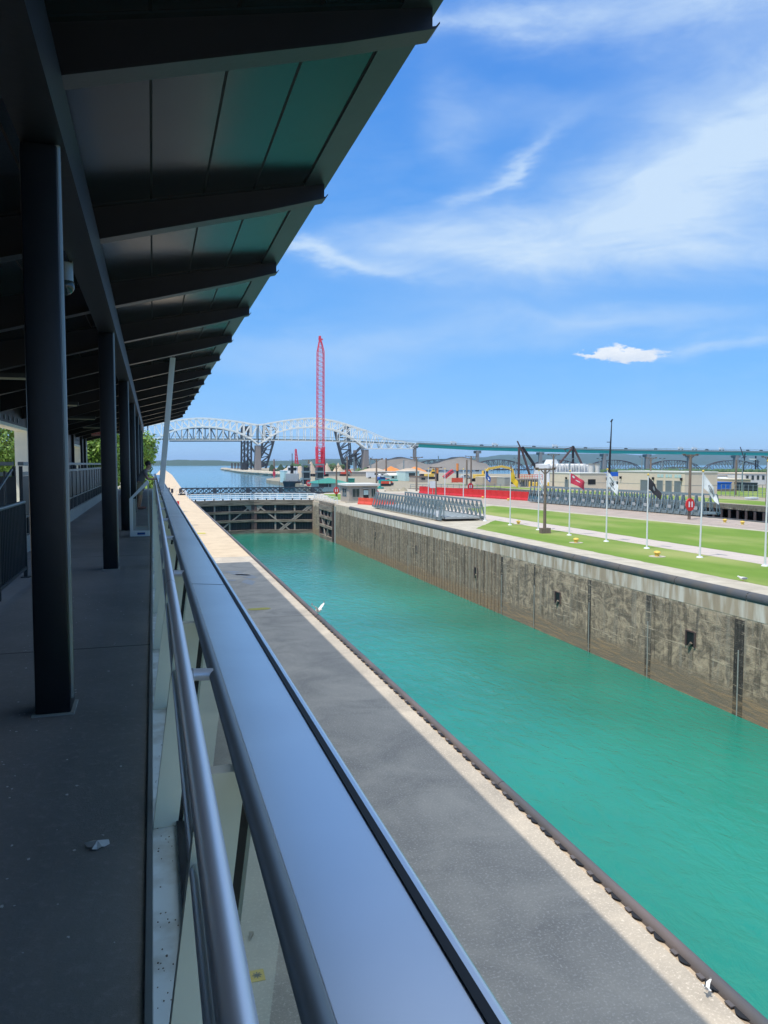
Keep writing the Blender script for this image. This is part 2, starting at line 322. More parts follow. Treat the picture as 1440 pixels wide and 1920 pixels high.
# clear tinted glass
g = bpy.data.materials.new('tinted_glass'); g.use_nodes = True; t = g.node_tree; t.nodes.clear()
tr = t.nodes.new('ShaderNodeBsdfTransparent'); tr.inputs[0].default_value = (.94, .98, .96, 1)
gl = t.nodes.new('ShaderNodeBsdfGlossy'); gl.inputs['Roughness'].default_value = .02; gl.inputs[0].default_value = (.9, .95, .93, 1)
fr = t.nodes.new('ShaderNodeFresnel'); fr.inputs[0].default_value = 1.5
mxs = t.nodes.new('ShaderNodeMixShader'); o = t.nodes.new('ShaderNodeOutputMaterial')
ge = t.nodes.new('ShaderNodeNewGeometry'); iv = t.nodes.new('ShaderNodeMath'); iv.operation = 'SUBTRACT'; iv.inputs[0].default_value = 1.0; t.links.new(ge.outputs['Backfacing'], iv.inputs[1])
ml = t.nodes.new('ShaderNodeMath'); ml.operation = 'MULTIPLY'; t.links.new(fr.outputs[0], ml.inputs[0]); t.links.new(iv.outputs[0], ml.inputs[1])
t.links.new(ml.outputs[0], mxs.inputs[0]); t.links.new(tr.outputs[0], mxs.inputs[1]); t.links.new(gl.outputs[0], mxs.inputs[2]); t.links.new(mxs.outputs[0], o.inputs[0])
M['glass'] = g
# ------------------------------------------------------------------ mesh helpers
class MB:
    def __init__(s): s.v = []; s.f = []
    def add(s, vs, fs):
        k = len(s.v); s.v += [tuple(p) for p in vs]; s.f += [tuple(i+k for i in q) for q in fs]; return s
    def box(s, x0, x1, y0, y1, z0, z1):
        return s.add([(x0, y0, z0), (x1, y0, z0), (x1, y1, z0), (x0, y1, z0), (x0, y0, z1), (x1, y0, z1), (x1, y1, z1), (x0, y1, z1)],
                     [(0, 3, 2, 1), (4, 5, 6, 7), (0, 1, 5, 4), (1, 2, 6, 5), (2, 3, 7, 6), (3, 0, 4, 7)])
    def prism(s, pts, off):
        """pts: planar outline, extruded by vector off"""
        n = len(pts); off = Vector(off); a = [Vector(p) for p in pts]
        return s.add(a+[p+off for p in a], [tuple(range(n))[::-1], tuple(range(n, 2*n))]+[(i, (i+1) % n, n+(i+1) % n, n+i) for i in range(n)])
    def bar(s, p, q, w, h=None, up=(0, 0, 1)):
        p, q = Vector(p), Vector(q); h = h or w; d = (q-p)
        if d.length < 1e-6: return s
        d.normalize(); u = Vector(up)
        if abs(d.dot(u)) > .97: u = Vector((1, 0, 0)) if abs(d.x) < .9 else Vector((0, 1, 0))
        a = d.cross(u).normalized()*w/2; b = a.cross(d).normalized()*h/2
        vs = [p-a-b, p+a-b, p+a+b, p-a+b, q-a-b, q+a-b, q+a+b, q-a+b]
        return s.add(vs, [(0, 3, 2, 1), (4, 5, 6, 7), (0, 1, 5, 4), (1, 2, 6, 5), (2, 3, 7, 6), (3, 0, 4, 7)])
    def tube(s, p, q, r, n=12, r2=None, caps=True):
        p, q = Vector(p), Vector(q); r2 = r if r2 is None else r2; d = (q-p).normalized()
        u = Vector((0, 0, 1)) if abs(d.z) < .9 else Vector((1, 0, 0))
        a = d.cross(u).normalized(); b = a.cross(d)
        vs = []
        for c, rr in ((p, r), (q, r2)):
            for i in range(n):
                t_ = 2*math.pi*i/n; vs.append(c+a*math.cos(t_)*rr+b*math.sin(t_)*rr)
        fs = [(i, (i+1) % n, n+(i+1) % n, n+i) for i in range(n)]
        if caps: fs += [tuple(range(n))[::-1], tuple(range(n, 2*n))]
        return s.add(vs, fs)
    def path(s, pts, w):
        for a, b in zip(pts, pts[1:]): s.bar(a, b, w)
        return s
    def ball(s, c, r, sc=(1, 1, 1), n=10, m=6):
        vs = [(c[0], c[1], c[2]+r*sc[2])]
        for j in range(1, m):
            for i in range(n):
                a, b = math.pi*j/m, 2*math.pi*i/n
                vs.append((c[0]+r*sc[0]*math.sin(a)*math.cos(b), c[1]+r*sc[1]*math.sin(a)*math.sin(b), c[2]+r*sc[2]*math.cos(a)))
        vs.append((c[0], c[1], c[2]-r*sc[2])); e = len(vs)-1
        fs = [(0, 1+i, 1+(i+1) % n) for i in range(n)]
        for j in range(m-2):
            for i in range(n): fs.append((1+j*n+i, 1+(j+1)*n+i, 1+(j+1)*n+(i+1) % n, 1+j*n+(i+1) % n))
        fs += [(e, 1+(m-2)*n+(i+1) % n, 1+(m-2)*n+i) for i in range(n)]
        return s.add(vs, fs)
    def build(s, name, m, parent=None, smooth=False, bevel=0, label=None):
        me = bpy.data.meshes.new(name); me.from_pydata(s.v, [], s.f); me.materials.append(M[m] if isinstance(m, str) else m)
        bm = bmesh.new(); bm.from_mesh(me); bmesh.ops.recalc_face_normals(bm, faces=bm.faces)
        if bevel: bmesh.ops.bevel(bm, geom=[e for e in bm.edges], offset=bevel, segments=2, affect='EDGES', profile=.5)
        bm.to_mesh(me); bm.free()
        if smooth:
            for p in me.polygons: p.use_smooth = True
            try: me.set_sharp_from_angle(angle=R(40))
            except Exception: pass
        ob = bpy.data.objects.new(name, me); COL.objects.link(ob)
        if parent is not None: ob.parent = parent
        if label: ob['label'] = label
        return ob
def tag(o, label, cat, group=None):
    o['label'] = label; o['category'] = cat
    if group: o['group'] = group
    return o
def thing(name, label, cat, loc=(0, 0, 0), group=None, rz=0.0):
    o = bpy.data.objects.new(name, None); COL.objects.link(o); o.location = loc; o.rotation_euler = (0, 0, rz); o.empty_display_size = .3
    return tag(o, label, cat, group)
def struct(o, kind='structure', label=None):
    o['kind'] = kind
    if label: o['label'] = label
    return o
def copy_tree(o, loc=None, label=None, group=None, rz=None, parent=None, name=None):
    c = o.copy(); COL.objects.link(c)
    if parent is not None: c.parent = parent
    else:
        if loc is not None: c.location = loc
        if rz is not None: c.rotation_euler = (0, 0, rz)
        if label: c['label'] = label
        if group: c['group'] = group
    for ch in KIDS(o): copy_tree(ch, parent=c)
    return c
def KIDS(o): return [c for c in COL.objects if c.parent == o]
def slab(name, pts, z, mt, thick=.3, kind='structure', label=None):
    return struct(MB().prism([(p[0], p[1], z-thick) for p in pts], (0, 0, thick)).build(name, mt), kind, label)
# ================================================================== SETTING
XL, XR = 7.28, 31.0             # faces of the lock walls
GY = 156.0                      # gate line
# left pier
slab('pier', [(-60, -40), (XL-.25, -40), (XL-.25, 59), (-60, 59)], 0, 'pier', 12)
slab('pier_end', [(-60, 59.01), (XL-.25, 59.01), (XL-.25, GY+6), (12.0, 520), (14.5, 980), (9, 980), (3, 600), (-3, 300), (-5, 162), (-60, 162)], 0, 'pierhi', 12)
# right pier
RP = [(XR, -40), (70.3, -40), (70.3, 205), (56, 205), (48, 185), (40.5, 184), (33.5, GY+14), (XR, GY+4)]
slab('lock_island', RP, 0, 'edge', 12)
# land beyond the second lock and upriver
cst = [PZ(x, y) for x, y in [(612, 921), (586, 914), (560, 907), (500, 899.5), (499, 897.5), (530, 893.5), (545, 891.5), (530, 889.6), (455, 884.6), (413, 879), (430, 878), (520, 876.8), (700, 879), (860, 888)]]
land_pts = [(48, 206), (56, 206.5), (70.3, 206.5), (97.5, 206.5), (97.5, -60), (1500, -60), (1200, 240), (420, 330), (380, 420)] + [tuple(p)[:2] for p in reversed(cst)]
def tri_slab(name, pts, z, mt):
    bm = bmesh.new(); vs = [bm.verts.new((p[0], p[1], z)) for p in pts]; f = bm.faces.new(vs)
    if f.normal.z < 0: f.normal_flip()
    bmesh.ops.triangulate(bm, faces=[f])
    r = bmesh.ops.extrude_face_region(bm, geom=bm.faces[:]); bmesh.ops.translate(bm, vec=(0, 0, -3), verts=[v for v in r['geom'] if isinstance(v, bmesh.types.BMVert)])
    bmesh.ops.recalc_face_normals(bm, faces=bm.faces)
    me = bpy.data.meshes.new(name); bm.to_mesh(me); bm.free(); me.materials.append(M[mt]); o = bpy.data.objects.new(name, me); COL.objects.link(o)
    return struct(o)
tri_slab('ground', land_pts, -.05, 'land')
# riverbank of the left side (behind the building)
slab('riverbank', [(-900, 162.01), (-5.1, 162.01), (-3.2, 300), (-2, 420), (-900, 900)], -.1, 'land', 3)
# water
struct(MB().add([(XL-.5, -40, WZ), (XR+1, -40, WZ), (XR+1, GY+12, WZ), (XL-.5, GY+12, WZ)], [(0, 1, 2, 3)]).build('lock_water', 'lockwater'))
struct(MB().add([(70, -60, WZ), (98, -60, WZ), (98, 206, WZ), (70, 206, WZ)], [(0, 1, 2, 3)]).build('second_lock_water', 'lockwater'))
struct(MB().add([(-9000, GY+6.3, -1.5), (12000, GY+6.3, -1.5), (12000, 14000, -1.5), (-9000, 14000, -1.5)], [(0, 1, 2, 3)]).build('river', 'riverwater'))
struct(MB().add([(-9000, -3000, -14), (12000, -3000, -14), (12000, 14500, -14), (-9000, 14500, -14)], [(0, 1, 2, 3)]).build('riverbed', 'land'))
# lawns, paths and road on the lock island (sheets 4 mm apart)
def sheet(name, pts, z, mt):
    if mt == 'lawn':        # worn, slightly wandering turf edge
        out = []
        for i, p in enumerate(pts):
            q = pts[(i+1) % len(pts)]; n_ = max(1, int(math.hypot(q[0]-p[0], q[1]-p[1])/.7))
            for k in range(n_): x = p[0]+(q[0]-p[0])*k/n_; y = p[1]+(q[1]-p[1])*k/n_; out.append((x+.16*mn.noise(Vector((x*.8, y*.8, 3)))+.08*mn.noise(Vector((x*3, y*3, 5))), y+.14*mn.noise(Vector((x*.8, y*.8, 9)))))
        pts = out
    return struct(MB().add([(p[0], p[1], z) for p in pts], [tuple(range(len(pts)))]).build(name, mt))
sheet('lawn', [(33.9, -30), (40.9, -30), (40.9, 88), (33.8, 77.5)], .012, 'lawn')
sheet('footpath', [(41.0, -30), (44.4, -30), (44.4, 98), (42.6, 130), (41.0, 130)], .008, 'path')
sheet('inner_lawn', [(44.5, -30), (61.3, -30), (61.0, 66), (55.0, 119), (47, 112), (44.5, 99)], .012, 'lawn')
sheet('road', [(62.6, -30), (69.6, -30), (69.6, 150), (60, 178), (54.5, 178), (56.5, 121), (62.4, 66)], .008, 'road')
sheet('gravel_yard', [(38.5, 125), (55, 121), (54, 180), (44, 180), (39, 150)], .006, 'land')
sheet('upper_lawn', [(34.2, 148), (39.5, 148), (42, 176), (38, 176)], .012, 'lawn')
sheet('far_lawn', [(99.5, 60), (110, 60), (111.2, 143), (106, 215), (101, 260), (99.5, 260)], -.02, 'lawn')
sheet('quay_path', [(97.6, -30), (99.4, -30), (99.4, 300), (97.6, 206.6)], -.025, 'path')
sheet('building_verge', [(121, 60), (140, 60), (175, 190), (125, 190)], -.02, 'lawn')

# far hills
def hills(name, xs, Y, tops, depth, mt, step=14):
    mb = MB(); n = 90; x0, x1 = xs
    prof = []
    for i in range(n+1):
        t_ = i/n; px = x0+(x1-x0)*t_
        k = t_*(len(tops)-1); a = int(min(k, len(tops)-2)); fr_ = k-a; fr_ = fr_*fr_*(3-2*fr_)
        y = tops[a]*(1-fr_)+tops[a+1]*fr_ + mn.noise(Vector((px*.03, Y*.001, 0)))*1.6 + mn.noise(Vector((px*.15, Y*.001, 4)))*.5
        prof.append(PY(px, y, Y))
    rows = 8
    for j in range(rows+1):
        u = j/rows
        for p in prof:
            h = (p.z+1.5)*math.sin(u*math.pi/2)*(1+.12*mn.noise(Vector((p.x*.002, u*3, 1)))*(1-u)); sc = (Y-depth*(1-u))/Y
            mb.v.append((p.x*sc, Y*sc, -1.6+max(0, h)))
    for j in range(rows):
        for i in range(n): k = j*(n+1)+i; mb.f.append((k, k+1, k+n+2, k+n+1))
    return struct(mb.build(name, mt, smooth=True))
hills('hills', (880, 1620), 8500, [858, 853, 851, 850.5, 853, 848, 852, 849, 852, 855], 2500, 'farland')
hills('low_hills', (520, 1000), 6500, [866, 861, 860, 862, 861, 860, 861, 858], 1200, 'farland')
hills('far_shore', (150, 640), 4600, [866, 863, 864, 862.5, 863.5, 865, 864, 865, 863], 500, 'farland')
hills('river_island', (860, 1700), 1500, [881, 880, 878.5, 878, 877, 876, 877, 876.5, 877.5, 878, 877], 300, 'farland')
# thick clumpy woods on the island shore (uncountable far wood)
def wood(name, px0, px1, Y, ytop, n, sz, mt, label, Y2=None):
    mb = MB(); rnd = random.Random(int(Y)+n)
    for i in range(n):
        px = rnd.uniform(px0, px1); yy = Y+rnd.uniform(0, 1)*(Y2 or 60); p = PY(px, ytop+rnd.uniform(-1.0, 2.6), yy)
        base = -.5; h = p.z-base; s_ = sz*rnd.uniform(.6, 1.2)
        for k in range(5):
            c = Vector((p.x+rnd.uniform(-s_, s_), yy+rnd.uniform(-s_, s_), base+h*rnd.uniform(.15, .95)))
            mb.ball(c, s_*rnd.uniform(.4, .75), (1, 1, .85), 6, 4)
    o_ = mb.build(name, mt); struct(o_, 'stuff', label); o_['category'] = 'trees'
    return o_
wood('shore_wood', 1120, 1600, 620, 884, 260, 4.5, 'leafdark', 'dark green belt of trees along the far river bank')
wood('point_wood', 545, 640, 620, 872, 60, 3.4, 'leafdark', 'green bushes on the land behind the red crane')
# ================================================================== LOCK WALLS
t = thing('lock_wall', 'blackened concrete wall of the lock chamber below the grass, with pale coping band', 'lock wall', (XR+.3, 60, 0))
RB = PX(938, 1120, XR-.2).y-60
o = MB().box(0.0, .6, -100, RB, -12, -.02).build('wall_face', 'wall', t)
o.location = (-.50, 0, 0)
o = MB().box(0, .6, RB+.01, 73.2, -12, -.02).build('ribbed_face', 'wallrib', t); o.location = (-.50, 0, 0)
mb = MB(); k = RB+.3
while k < 72.3:
    mb.box(-.57, -.501, k, k+.28, -11, -1.35); k += .82
mb.build('timber_rib', 'wallrib', t)
mb = MB(); seg = 5.95; y = -98
mb2 = MB()
while y < 62:
    mb.tube((-.27, y, -.20), (-.27, min(y+seg, 62.5), -.20), .31, 18); y += 6.0
mb.build('fender_pipe', 'fenderR', t, smooth=True)
# coping lip
MB().box(-.515, -.501, -100, 62.4, -1.35, -.30).build('coping', 'copingband', t)
def pos_on_wall(px, py): return PX(px, py, XR-.2)
for px, wd in [(1215, .62), (1386, .75), (1104, .42), (1001, .3), (940, .35), (765, .2), (1440+60, .7)]:
    p = pos_on_wall(px, 1200); y = p.y-60
    m_ = MB().box(-.512, -.501, y-wd/2, y+wd/2, -12, -1.5); m_.build('ladder_recess_shade', 'recess', t)  # flat dark strip on the wall face, coloured as the shade of a recess
    MB().box(-.55, -.512, y-.03, y+.03, -12, -3.2).build('guide_rail', 'kerb', t)
for px, py in [(1295, 1198), (1046, 1121), (893, 1073), (782, 1030), (704, 1003)]:
    p = pos_on_wall(px, py); y = p.y-60; z = p.z
    a = MB().box(-.52, -.502, y-.34, y+.34, z-.42, z+.42).build('mooring_niche_shade', 'black', t)  # flat black panel stands in for the shade inside the niche
    MB().box(-.56, -.502, y-.46, y-.34, z-.48, z+.48).box(-.56, -.502, y+.34, y+.46, z-.48, z+.48).box(-.56, -.502, y-.34, y+.34, z+.42, z+.5).build('niche_frame', 'rust', a)
    MB().tube((-.58, y+.1, z-.55), (-.58, y-.15, z-.2), .09, 8).build('hook', 'timber', a)
MB().box(-.26, 2.6, -100, 17.4, -.03, .004).build('coping_slab', 'edge', t)
# left wall
t = thing('lock_wall', 'near concrete lock wall edge with grey rubber fender pipe', 'lock wall', (XL, 60, 0))
MB().box(-.26, -.02, -100, 100, -12, -.03).build('wall_face', 'wall', t)
mb = MB(); y = -72.0
while y < 98:
    mb.tube((-.05, y, -.02), (-.05, y+9.0, -.02), .108, 18); y += 9.02
mb.build('fender_pipe', 'fenderL', t, smooth=True)
mb = MB(); y = -58.0; rnd = random.Random(3)
edge = MB()
while y < 40:
    # scalloped gap: flat black half-discs stand in for its shade behind the pipe
    n_ = 8; pts = [(-.165-.075*math.sin(math.pi*i/n_), y+.26*(i/n_), .011) for i in range(n_+1)]+[(-.12, y+.26, .011), (-.12, y, .011)]
    mb.prism(pts, (0, 0, .004)); y += .56
mb.build('dark_gap', 'black', t)
mb = MB(); y = -58.26
while y < 40:
    mb.box(-.22, -.06, y-.04, y+.08, .0, .014+rnd.uniform(0, .012)); y += .56
mb.build('hold_down_strap', 'fenderL', t)
# pavement markings
def flat(name, pts, z, mt, label, cat): return tag(MB().prism([(p[0], p[1], z) for p in pts], (0, 0, .004)).build(name, mt), label, cat)
c = PZ(486, 1142); pts = [(c.x+.34*math.cos(a)*(1)+(.22 if math.cos(a) > 0 else -.22), c.y+.28*math.sin(a)) for a in [i*math.pi/8 for i in range(16)]]
flat('painted_mark', pts, .008, 'yellowdull', 'rounded yellow mark painted on the shaded grey pier', 'pavement marking')
mb = MB(); rnd = random.Random(5)
for (a, b, c2, d) in [(420, 1072, 455, 1073), (432, 1089, 440, 1087), (440, 1077, 478, 1080), (455, 1083, 485, 1082), (462, 1087, 472, 1097), (430, 1075, 470, 1079)]:
    p, q = PZ(a, b), PZ(c2, d); n_ = 9; side = (q-p).normalized().cross(Vector((0, 0, 1)))
    A = []; B = []
    for i in range(n_):
        u = i/(n_-1); w_ = (.06+.30*math.sin(u*math.pi))*rnd.uniform(.6, 1.2); m_ = p.lerp(q, u)
        A.append(m_+side*w_); B.append(m_-side*w_)
    z_ = .008
    mb.add([(v.x, v.y, z_) for v in A+B[::-1]], [tuple(range(2*n_))]); 
tag(mb.build('faded_paint', 'paint_w'), 'faded pale patches of worn paint where the shadow on the pier begins', 'pavement marking')
sheet_y = PZ(372, 1000)
flat('painted_mark', [(sheet_y.x-.5, sheet_y.y-.8), (sheet_y.x+.7, sheet_y.y-.8), (sheet_y.x+.7, sheet_y.y+.6), (sheet_y.x-.5, sheet_y.y+.6)], .008, 'yellowdull', 'faint yellow square painted on the sunlit far part of the pier', 'pavement marking')
# ================================================================== LOCK GATES
def gate_leaf(label, A, B, ztop, zbot, ribs, braces, cat='lock gate', walk=True):
    """steel leaf from A to B (XY), faced on its downstream side with timber bumpers"""
    A = Vector((*A, 0)); B = Vector((*B, 0)); d = (B-A); Ln = d.length; ang = math.atan2(d.y, d.x)
    t = thing('lock_gate', label, cat, (A.x, A.y, 0), rz=ang)
    MB().box(0, Ln, .12, 1.2, zbot-4, ztop-.1).build('gate_skin', 'gatedark', t)
    mb = MB(); q = .3
    while q < Ln: mb.box(q, q+.06, .04, .119, zbot, ztop-1); q += .55
    mb.build('skin_plating', 'darksteel', t)
    MB().box(-.05, Ln+.05, -.42, .05, ztop-1.05, ztop).build('top_bumper', 'timber', t, bevel=.03)
    H = ztop-zbot
    for f_ in (.385, .66): MB().box(0, Ln, -.38, .05, ztop-H*f_-.25, ztop-H*f_+.25).build('timber_fender', 'timber', t, bevel=.03)
    MB().box(0, Ln, -.38, .05, zbot-.6, zbot+.38).build('lower_bumper', 'timber', t, bevel=.03)
    for r_ in ribs: MB().box(Ln*r_-.16, Ln*r_+.16, -.2, .06, zbot, ztop-.9).build('rib', 'brpier', t)
    for r_ in (.02, .98): MB().box(Ln*r_-.3, Ln*r_+.3, -.3, .09, zbot, ztop-.9).build('end_post', 'rust', t)
    for (u0, v0, u1, v1) in braces:
        MB().bar((Ln*u0, -.24, ztop-.9-(H-.9)*v0), (Ln*u1, -.24, ztop-.9-(H-.9)*v1), .12, .26).build('tie_rod', 'brpier', t)
    for u in (.06, .94):
        s_ = 1 if u < .5 else -1; x = Ln*u
        MB().prism([(x-s_*.6, -.22, ztop-1.0), (x+s_*1.3, -.22, ztop-1.0), (x+s_*.1, -.22, ztop-2.2), (x-s_*.6, -.22, ztop-2.2)], (0, .1, 0)).build('gusset', 'brpier', t)
    if walk:
        MB().box(0, Ln, 0, 1.4, ztop, ztop+.12).build('walkway', 'postwhite', t)
        for yy in (.05, 1.35):
            mb = MB(); n_ = max(2, int(Ln/1.5))
            for i in range(n_+1): mb.tube((Ln*i/n_, yy, ztop+.1), (Ln*i/n_, yy, ztop+1.25), .045, 6)
            for zz in (.45, .85, 1.25): mb.tube((0, yy, ztop+zz), (Ln, yy, ztop+zz), .045, 6)
            mb.build('handrail', 'white', t)
        for i in range(7): MB().box(Ln*(i+.4)/7, Ln*(i+.4)/7+.2, -.35, -.15, ztop+.001, ztop+.35).build('mooring_pin', 'black', t)
    return t
gate_leaf('closed left leaf of the dark lock gate beyond the near pier', (XL-.3, GY-3.2), (19.35, GY), -.15, WZ+.35, (.12, .36, .6), [(.95, .05, .45, .9)])
gate_leaf('closed right leaf of the dark lock gate, crossed by two diagonal ties', (19.5, GY), (31.2, GY-3.4), -.15, WZ+.35, (.35, .67), [(.07, .05, .62, 1.0), (.93, .02, .38, 1.0), (.96, .05, .42, 1.0)])
gate_leaf('open gate leaf folded into the recess of the right lock wall', (30.75, 144.6), (30.75, 133.4), -.5, WZ+.35, (.33, .62), [(.06, .05, .5, 1.0), (.94, .05, .5, 1.0)], walk=False)
t = thing('lock_wall', 'brown concrete pier of the lock wall around the folded gate leaf', 'lock wall', (31, 144, 0))
MB().box(.1, 4, -10.75, 16, -12, -.03).build('wall_face', 'wallrib', t)
MB().box(-.25, 1.2, .9, 10.5, -12, -.35).build('gate_quoin', 'wallrib', t)
MB().box(-.5, .09, -10.7, .8, -.45, .02).build('ledge', 'timber', t)
MB().box(-.4, .1, -12.2, -11.6, -11, -.4).build('corner_post', 'kerb', t)
mb = MB()
for i in range(9):
    y0 = -11+i*2.6; mb.tube((.3, y0, 0), (.3, y0, 1.1), .05, 6)
for zz in (.5, .8, 1.1): mb.tube((.3, -11, zz), (.3, 9.8, zz), .045, 6)
mb.build('handrail', 'white', t)
# water stop / leak at the mitre
# low black truss footbridge beyond the gates
t = thing('footbridge', 'low black latticed footbridge crossing the water behind the gate handrails', 'footbridge', (6, GY+24, 0))
ln = PY(607, 922, GY+24).x-6
MB().box(0, ln, 0, 1.6, -.05, .12).build('deck', 'darksteel', t)
for yy in (0, 1.6):
    mb = MB(); mb.bar((0, yy, .2), (ln, yy, .2), .22); mb.bar((0, yy, 1.5), (ln, yy, 1.5), .22); n_ = 26
    for i in range(n_): a = ln*i/n_; b = ln*(i+1)/n_; mb.bar((a, yy, .2), (b, yy, 1.5), .12); mb.bar((a, yy, 1.5), (b, yy, .2), .12); mb.bar((a, yy, .2), (a, yy, 1.5), .1 if i % 6 else .6)
    mb.build('lattice_girder', 'darksteel', t)
mb = MB()
for i in range(14): mb.bar((ln*(i+.5)/14, 0, 1.5), (ln*(i+.5)/14, 0, 3.2 if i > 6 else 2.2), .06)
mb.build('mast', 'darksteel', t)
MB().box(-.6, 0, 0, 1.6, -1.6, .3).build('abutment', 'pierhi', t)
# ================================================================== CONTROL BOOTH, BARRIERS
c0 = PZ(648, 942); c0.y = 136.6; c0.x = 34.3
t = thing('control_booth', 'small stone control booth with flat white roof at the corner of the lock', 'booth', (c0.x, c0.y, 0))
W_, D_, H_ = 5.4, 6.5, 3.05
MB().box(0, W_, 0, D_, 0, H_).build('wall', 'stone', t, bevel=.02)
MB().box(-.45, W_+.45, -.45, D_+.45, H_+.001, H_+.38).build('roof', 'whroof', t)
mb = MB()
for i in range(5): mb.box(-.015, W_+.015, -.015, D_+.015, .55*i+.5, .55*i+.53)
mb.build('course_line', 'kerb', t)
for (x0, x1) in ((.7, 2.0), (4.3, 5.0)):
    w_ = MB().box(x0, x1, -.05, -.016, 1.0, 2.5).build('window', 'glassdark', t)
    MB().box(x0-.08, x0, -.09, -.016, .95, 2.55).box(x1, x1+.08, -.09, -.016, .95, 2.55).box(x0, x1, -.09, -.016, 2.5, 2.58).box(x0, x1, -.09, -.016, .92, 1.0).box((x0+x1)/2-.03, (x0+x1)/2+.03, -.08, -.051, 1.0, 2.5).build('frame', 'kerb', w_)
w_ = MB().box(-.05, -.016, 1.6, 4.6, 1.0, 2.5).build('window', 'glassdark', t)
MB().box(-.09, -.051, 3.0, 3.1, 1, 2.5).box(-.09, -.016, 1.5, 1.6, .95, 2.55).box(-.09, -.016, 4.6, 4.7, .95, 2.55).build('frame', 'kerb', w_)
d_ = MB().box(2.75, 3.75, -.05, -.016, 0, 2.35).build('door', 'black', t)
MB().box(2.8, 3.7, -.08, -.051, 1.4, 2.25).build('door_glass', 'paleteal', d_)
MB().box(2.6, 3.9, -.3, -.016, 2.45, 2.6).build('door_canopy', 'kerb', t)
MB().box(-.8, 4.5, -1.2, -.5, 0, .18).build('step', 'edge', t)
def barrier_mesh(ln=2.0, h=1.05, w_=.55):
    mb = MB(); pr = [(-w_/2, 0), (w_/2, 0), (w_/2, .2), (.12, .55), (.10, h), (-.10, h), (-.12, .55), (-w_/2, .2)]
    mb.prism([(0, a, b) for a, b in pr], (ln-.06, 0, 0))
    for k in range(3): mb.box(ln*(k+.5)/3-.12, ln*(k+.5)/3+.12, -w_/2-.01, w_/2+.01, .03, .12)
    for k in range(4): mb.box(ln*(k+.5)/4-.05, ln*(k+.5)/4+.05, -.14, .14, .5, h-.05)
    return mb
def barriers(A, B, n, mt, labels, group, sc=1.0, h=1.05):
    A = Vector((*A, 0)); B = Vector((*B, 0)); d = B-A; ang = math.atan2(d.y, d.x); base = None
    for i in range(n):
        p = A+d*(i/n)
        if base is None:
            base = thing('traffic_barrier', labels(i), 'barrier', p, group, ang)
            barrier_mesh(d.length/n, h).build('body', mt, base)
            ca = MB()
            for k in (.25, .75): ca.tube((d.length/n*k, 0, h), (d.length/n*k, 0, h+.06), .07, 8)
            ca.build('filler_cap', mt, base)
        else: copy_tree(base, p, labels(i), group, ang)
barriers((34.6, 130.6), (38.3, 121.0), 5, 'orangered', lambda i: 'orange red water-filled barrier in the short row beside the stone booth', 'orange barriers beside the booth', h=1.15)
rl, rr = (61.2, 174.0), (68.9, 133.0)
barriers(rl, rr, 20, 'red', lambda i: 'bright red water-filled barrier in the long row in front of the second lock', 'long row of red barriers', h=1.7)
# ================================================================== STORED STEEL BRIDGE SECTIONS
def steel_bridge(label, A, ang, ln, wd, h, nf, boards=False):
    t = thing('stored_footbridge', label, 'steel bridge', (A[0], A[1], 0), 'galvanised bridge sections stored beside the locks', ang)
    MB().box(0, ln, .5, wd-.5, .30, .55).build('deck', 'galvdeck', t)
    mb = MB()
    for i in range(6): mb.box(0, ln, .5+(wd-1)*i/6, .56+(wd-1)*i/6, .551, .60)
    mb.build('deck_plank', 'galv', t)
    for s_ in (0, 1):
        y0 = 0 if s_ == 0 else wd; o_ = -1 if s_ == 0 else 1; yi = y0-o_*.35
        mb = MB()
        mb.bar((0, y0, .35), (ln, y0, .35), .16, .42); mb.build('bottom_beam', 'galv', t)
        mb = MB(); mb.bar((0, yi, h), (ln, yi, h), .14, .2); mb.bar((0, yi, h*.62), (ln, yi, h*.62), .08, .12); mb.build('top_rail', 'galv', t)
        for i in range(nf+1):
            x = ln*i/nf; mb = MB()
            mb.bar((x, y0+o_*.25, .3), (x, yi, h), .12, .16)        # raking outrigger
            mb.bar((x, yi, .5), (x, yi, h), .10, .14)
            mb.bar((x, y0+o_*.25, .3), (x, yi, .5), .1)
            if i < nf: mb.bar((x, yi, .5), (x+ln/nf, yi, h*.9), .06)
            mb.build('frame', 'galv', t)
    if boards:
        for i in range(3, nf, 2): MB().box(ln*i/nf+.1, ln*i/nf+.75, -.1, -.05, .9, 1.35).build('plate', 'galvdeck', t)
    else: MB().box(ln-1.4, ln-.7, -.15, -.1, .5, 1.3).build('notice_board', 'white', t)
    mb = MB()
    for u in (.06, .94): mb.box(ln*u-.2, ln*u+.2, -.2, wd+.2, 0, .14)
    mb.build('bearer', 'timber', t)
    return t
steel_bridge('galvanised footbridge span lying on the concrete just behind the lock wall edge', (33.75, 118), R(-90), 30.0, 5.6, 2.5, 22)
steel_bridge('long galvanised bridge span stored on the road beside the second lock', (66.4, 128), R(-85), 42.0, 3.2, 2.9, 34, True)
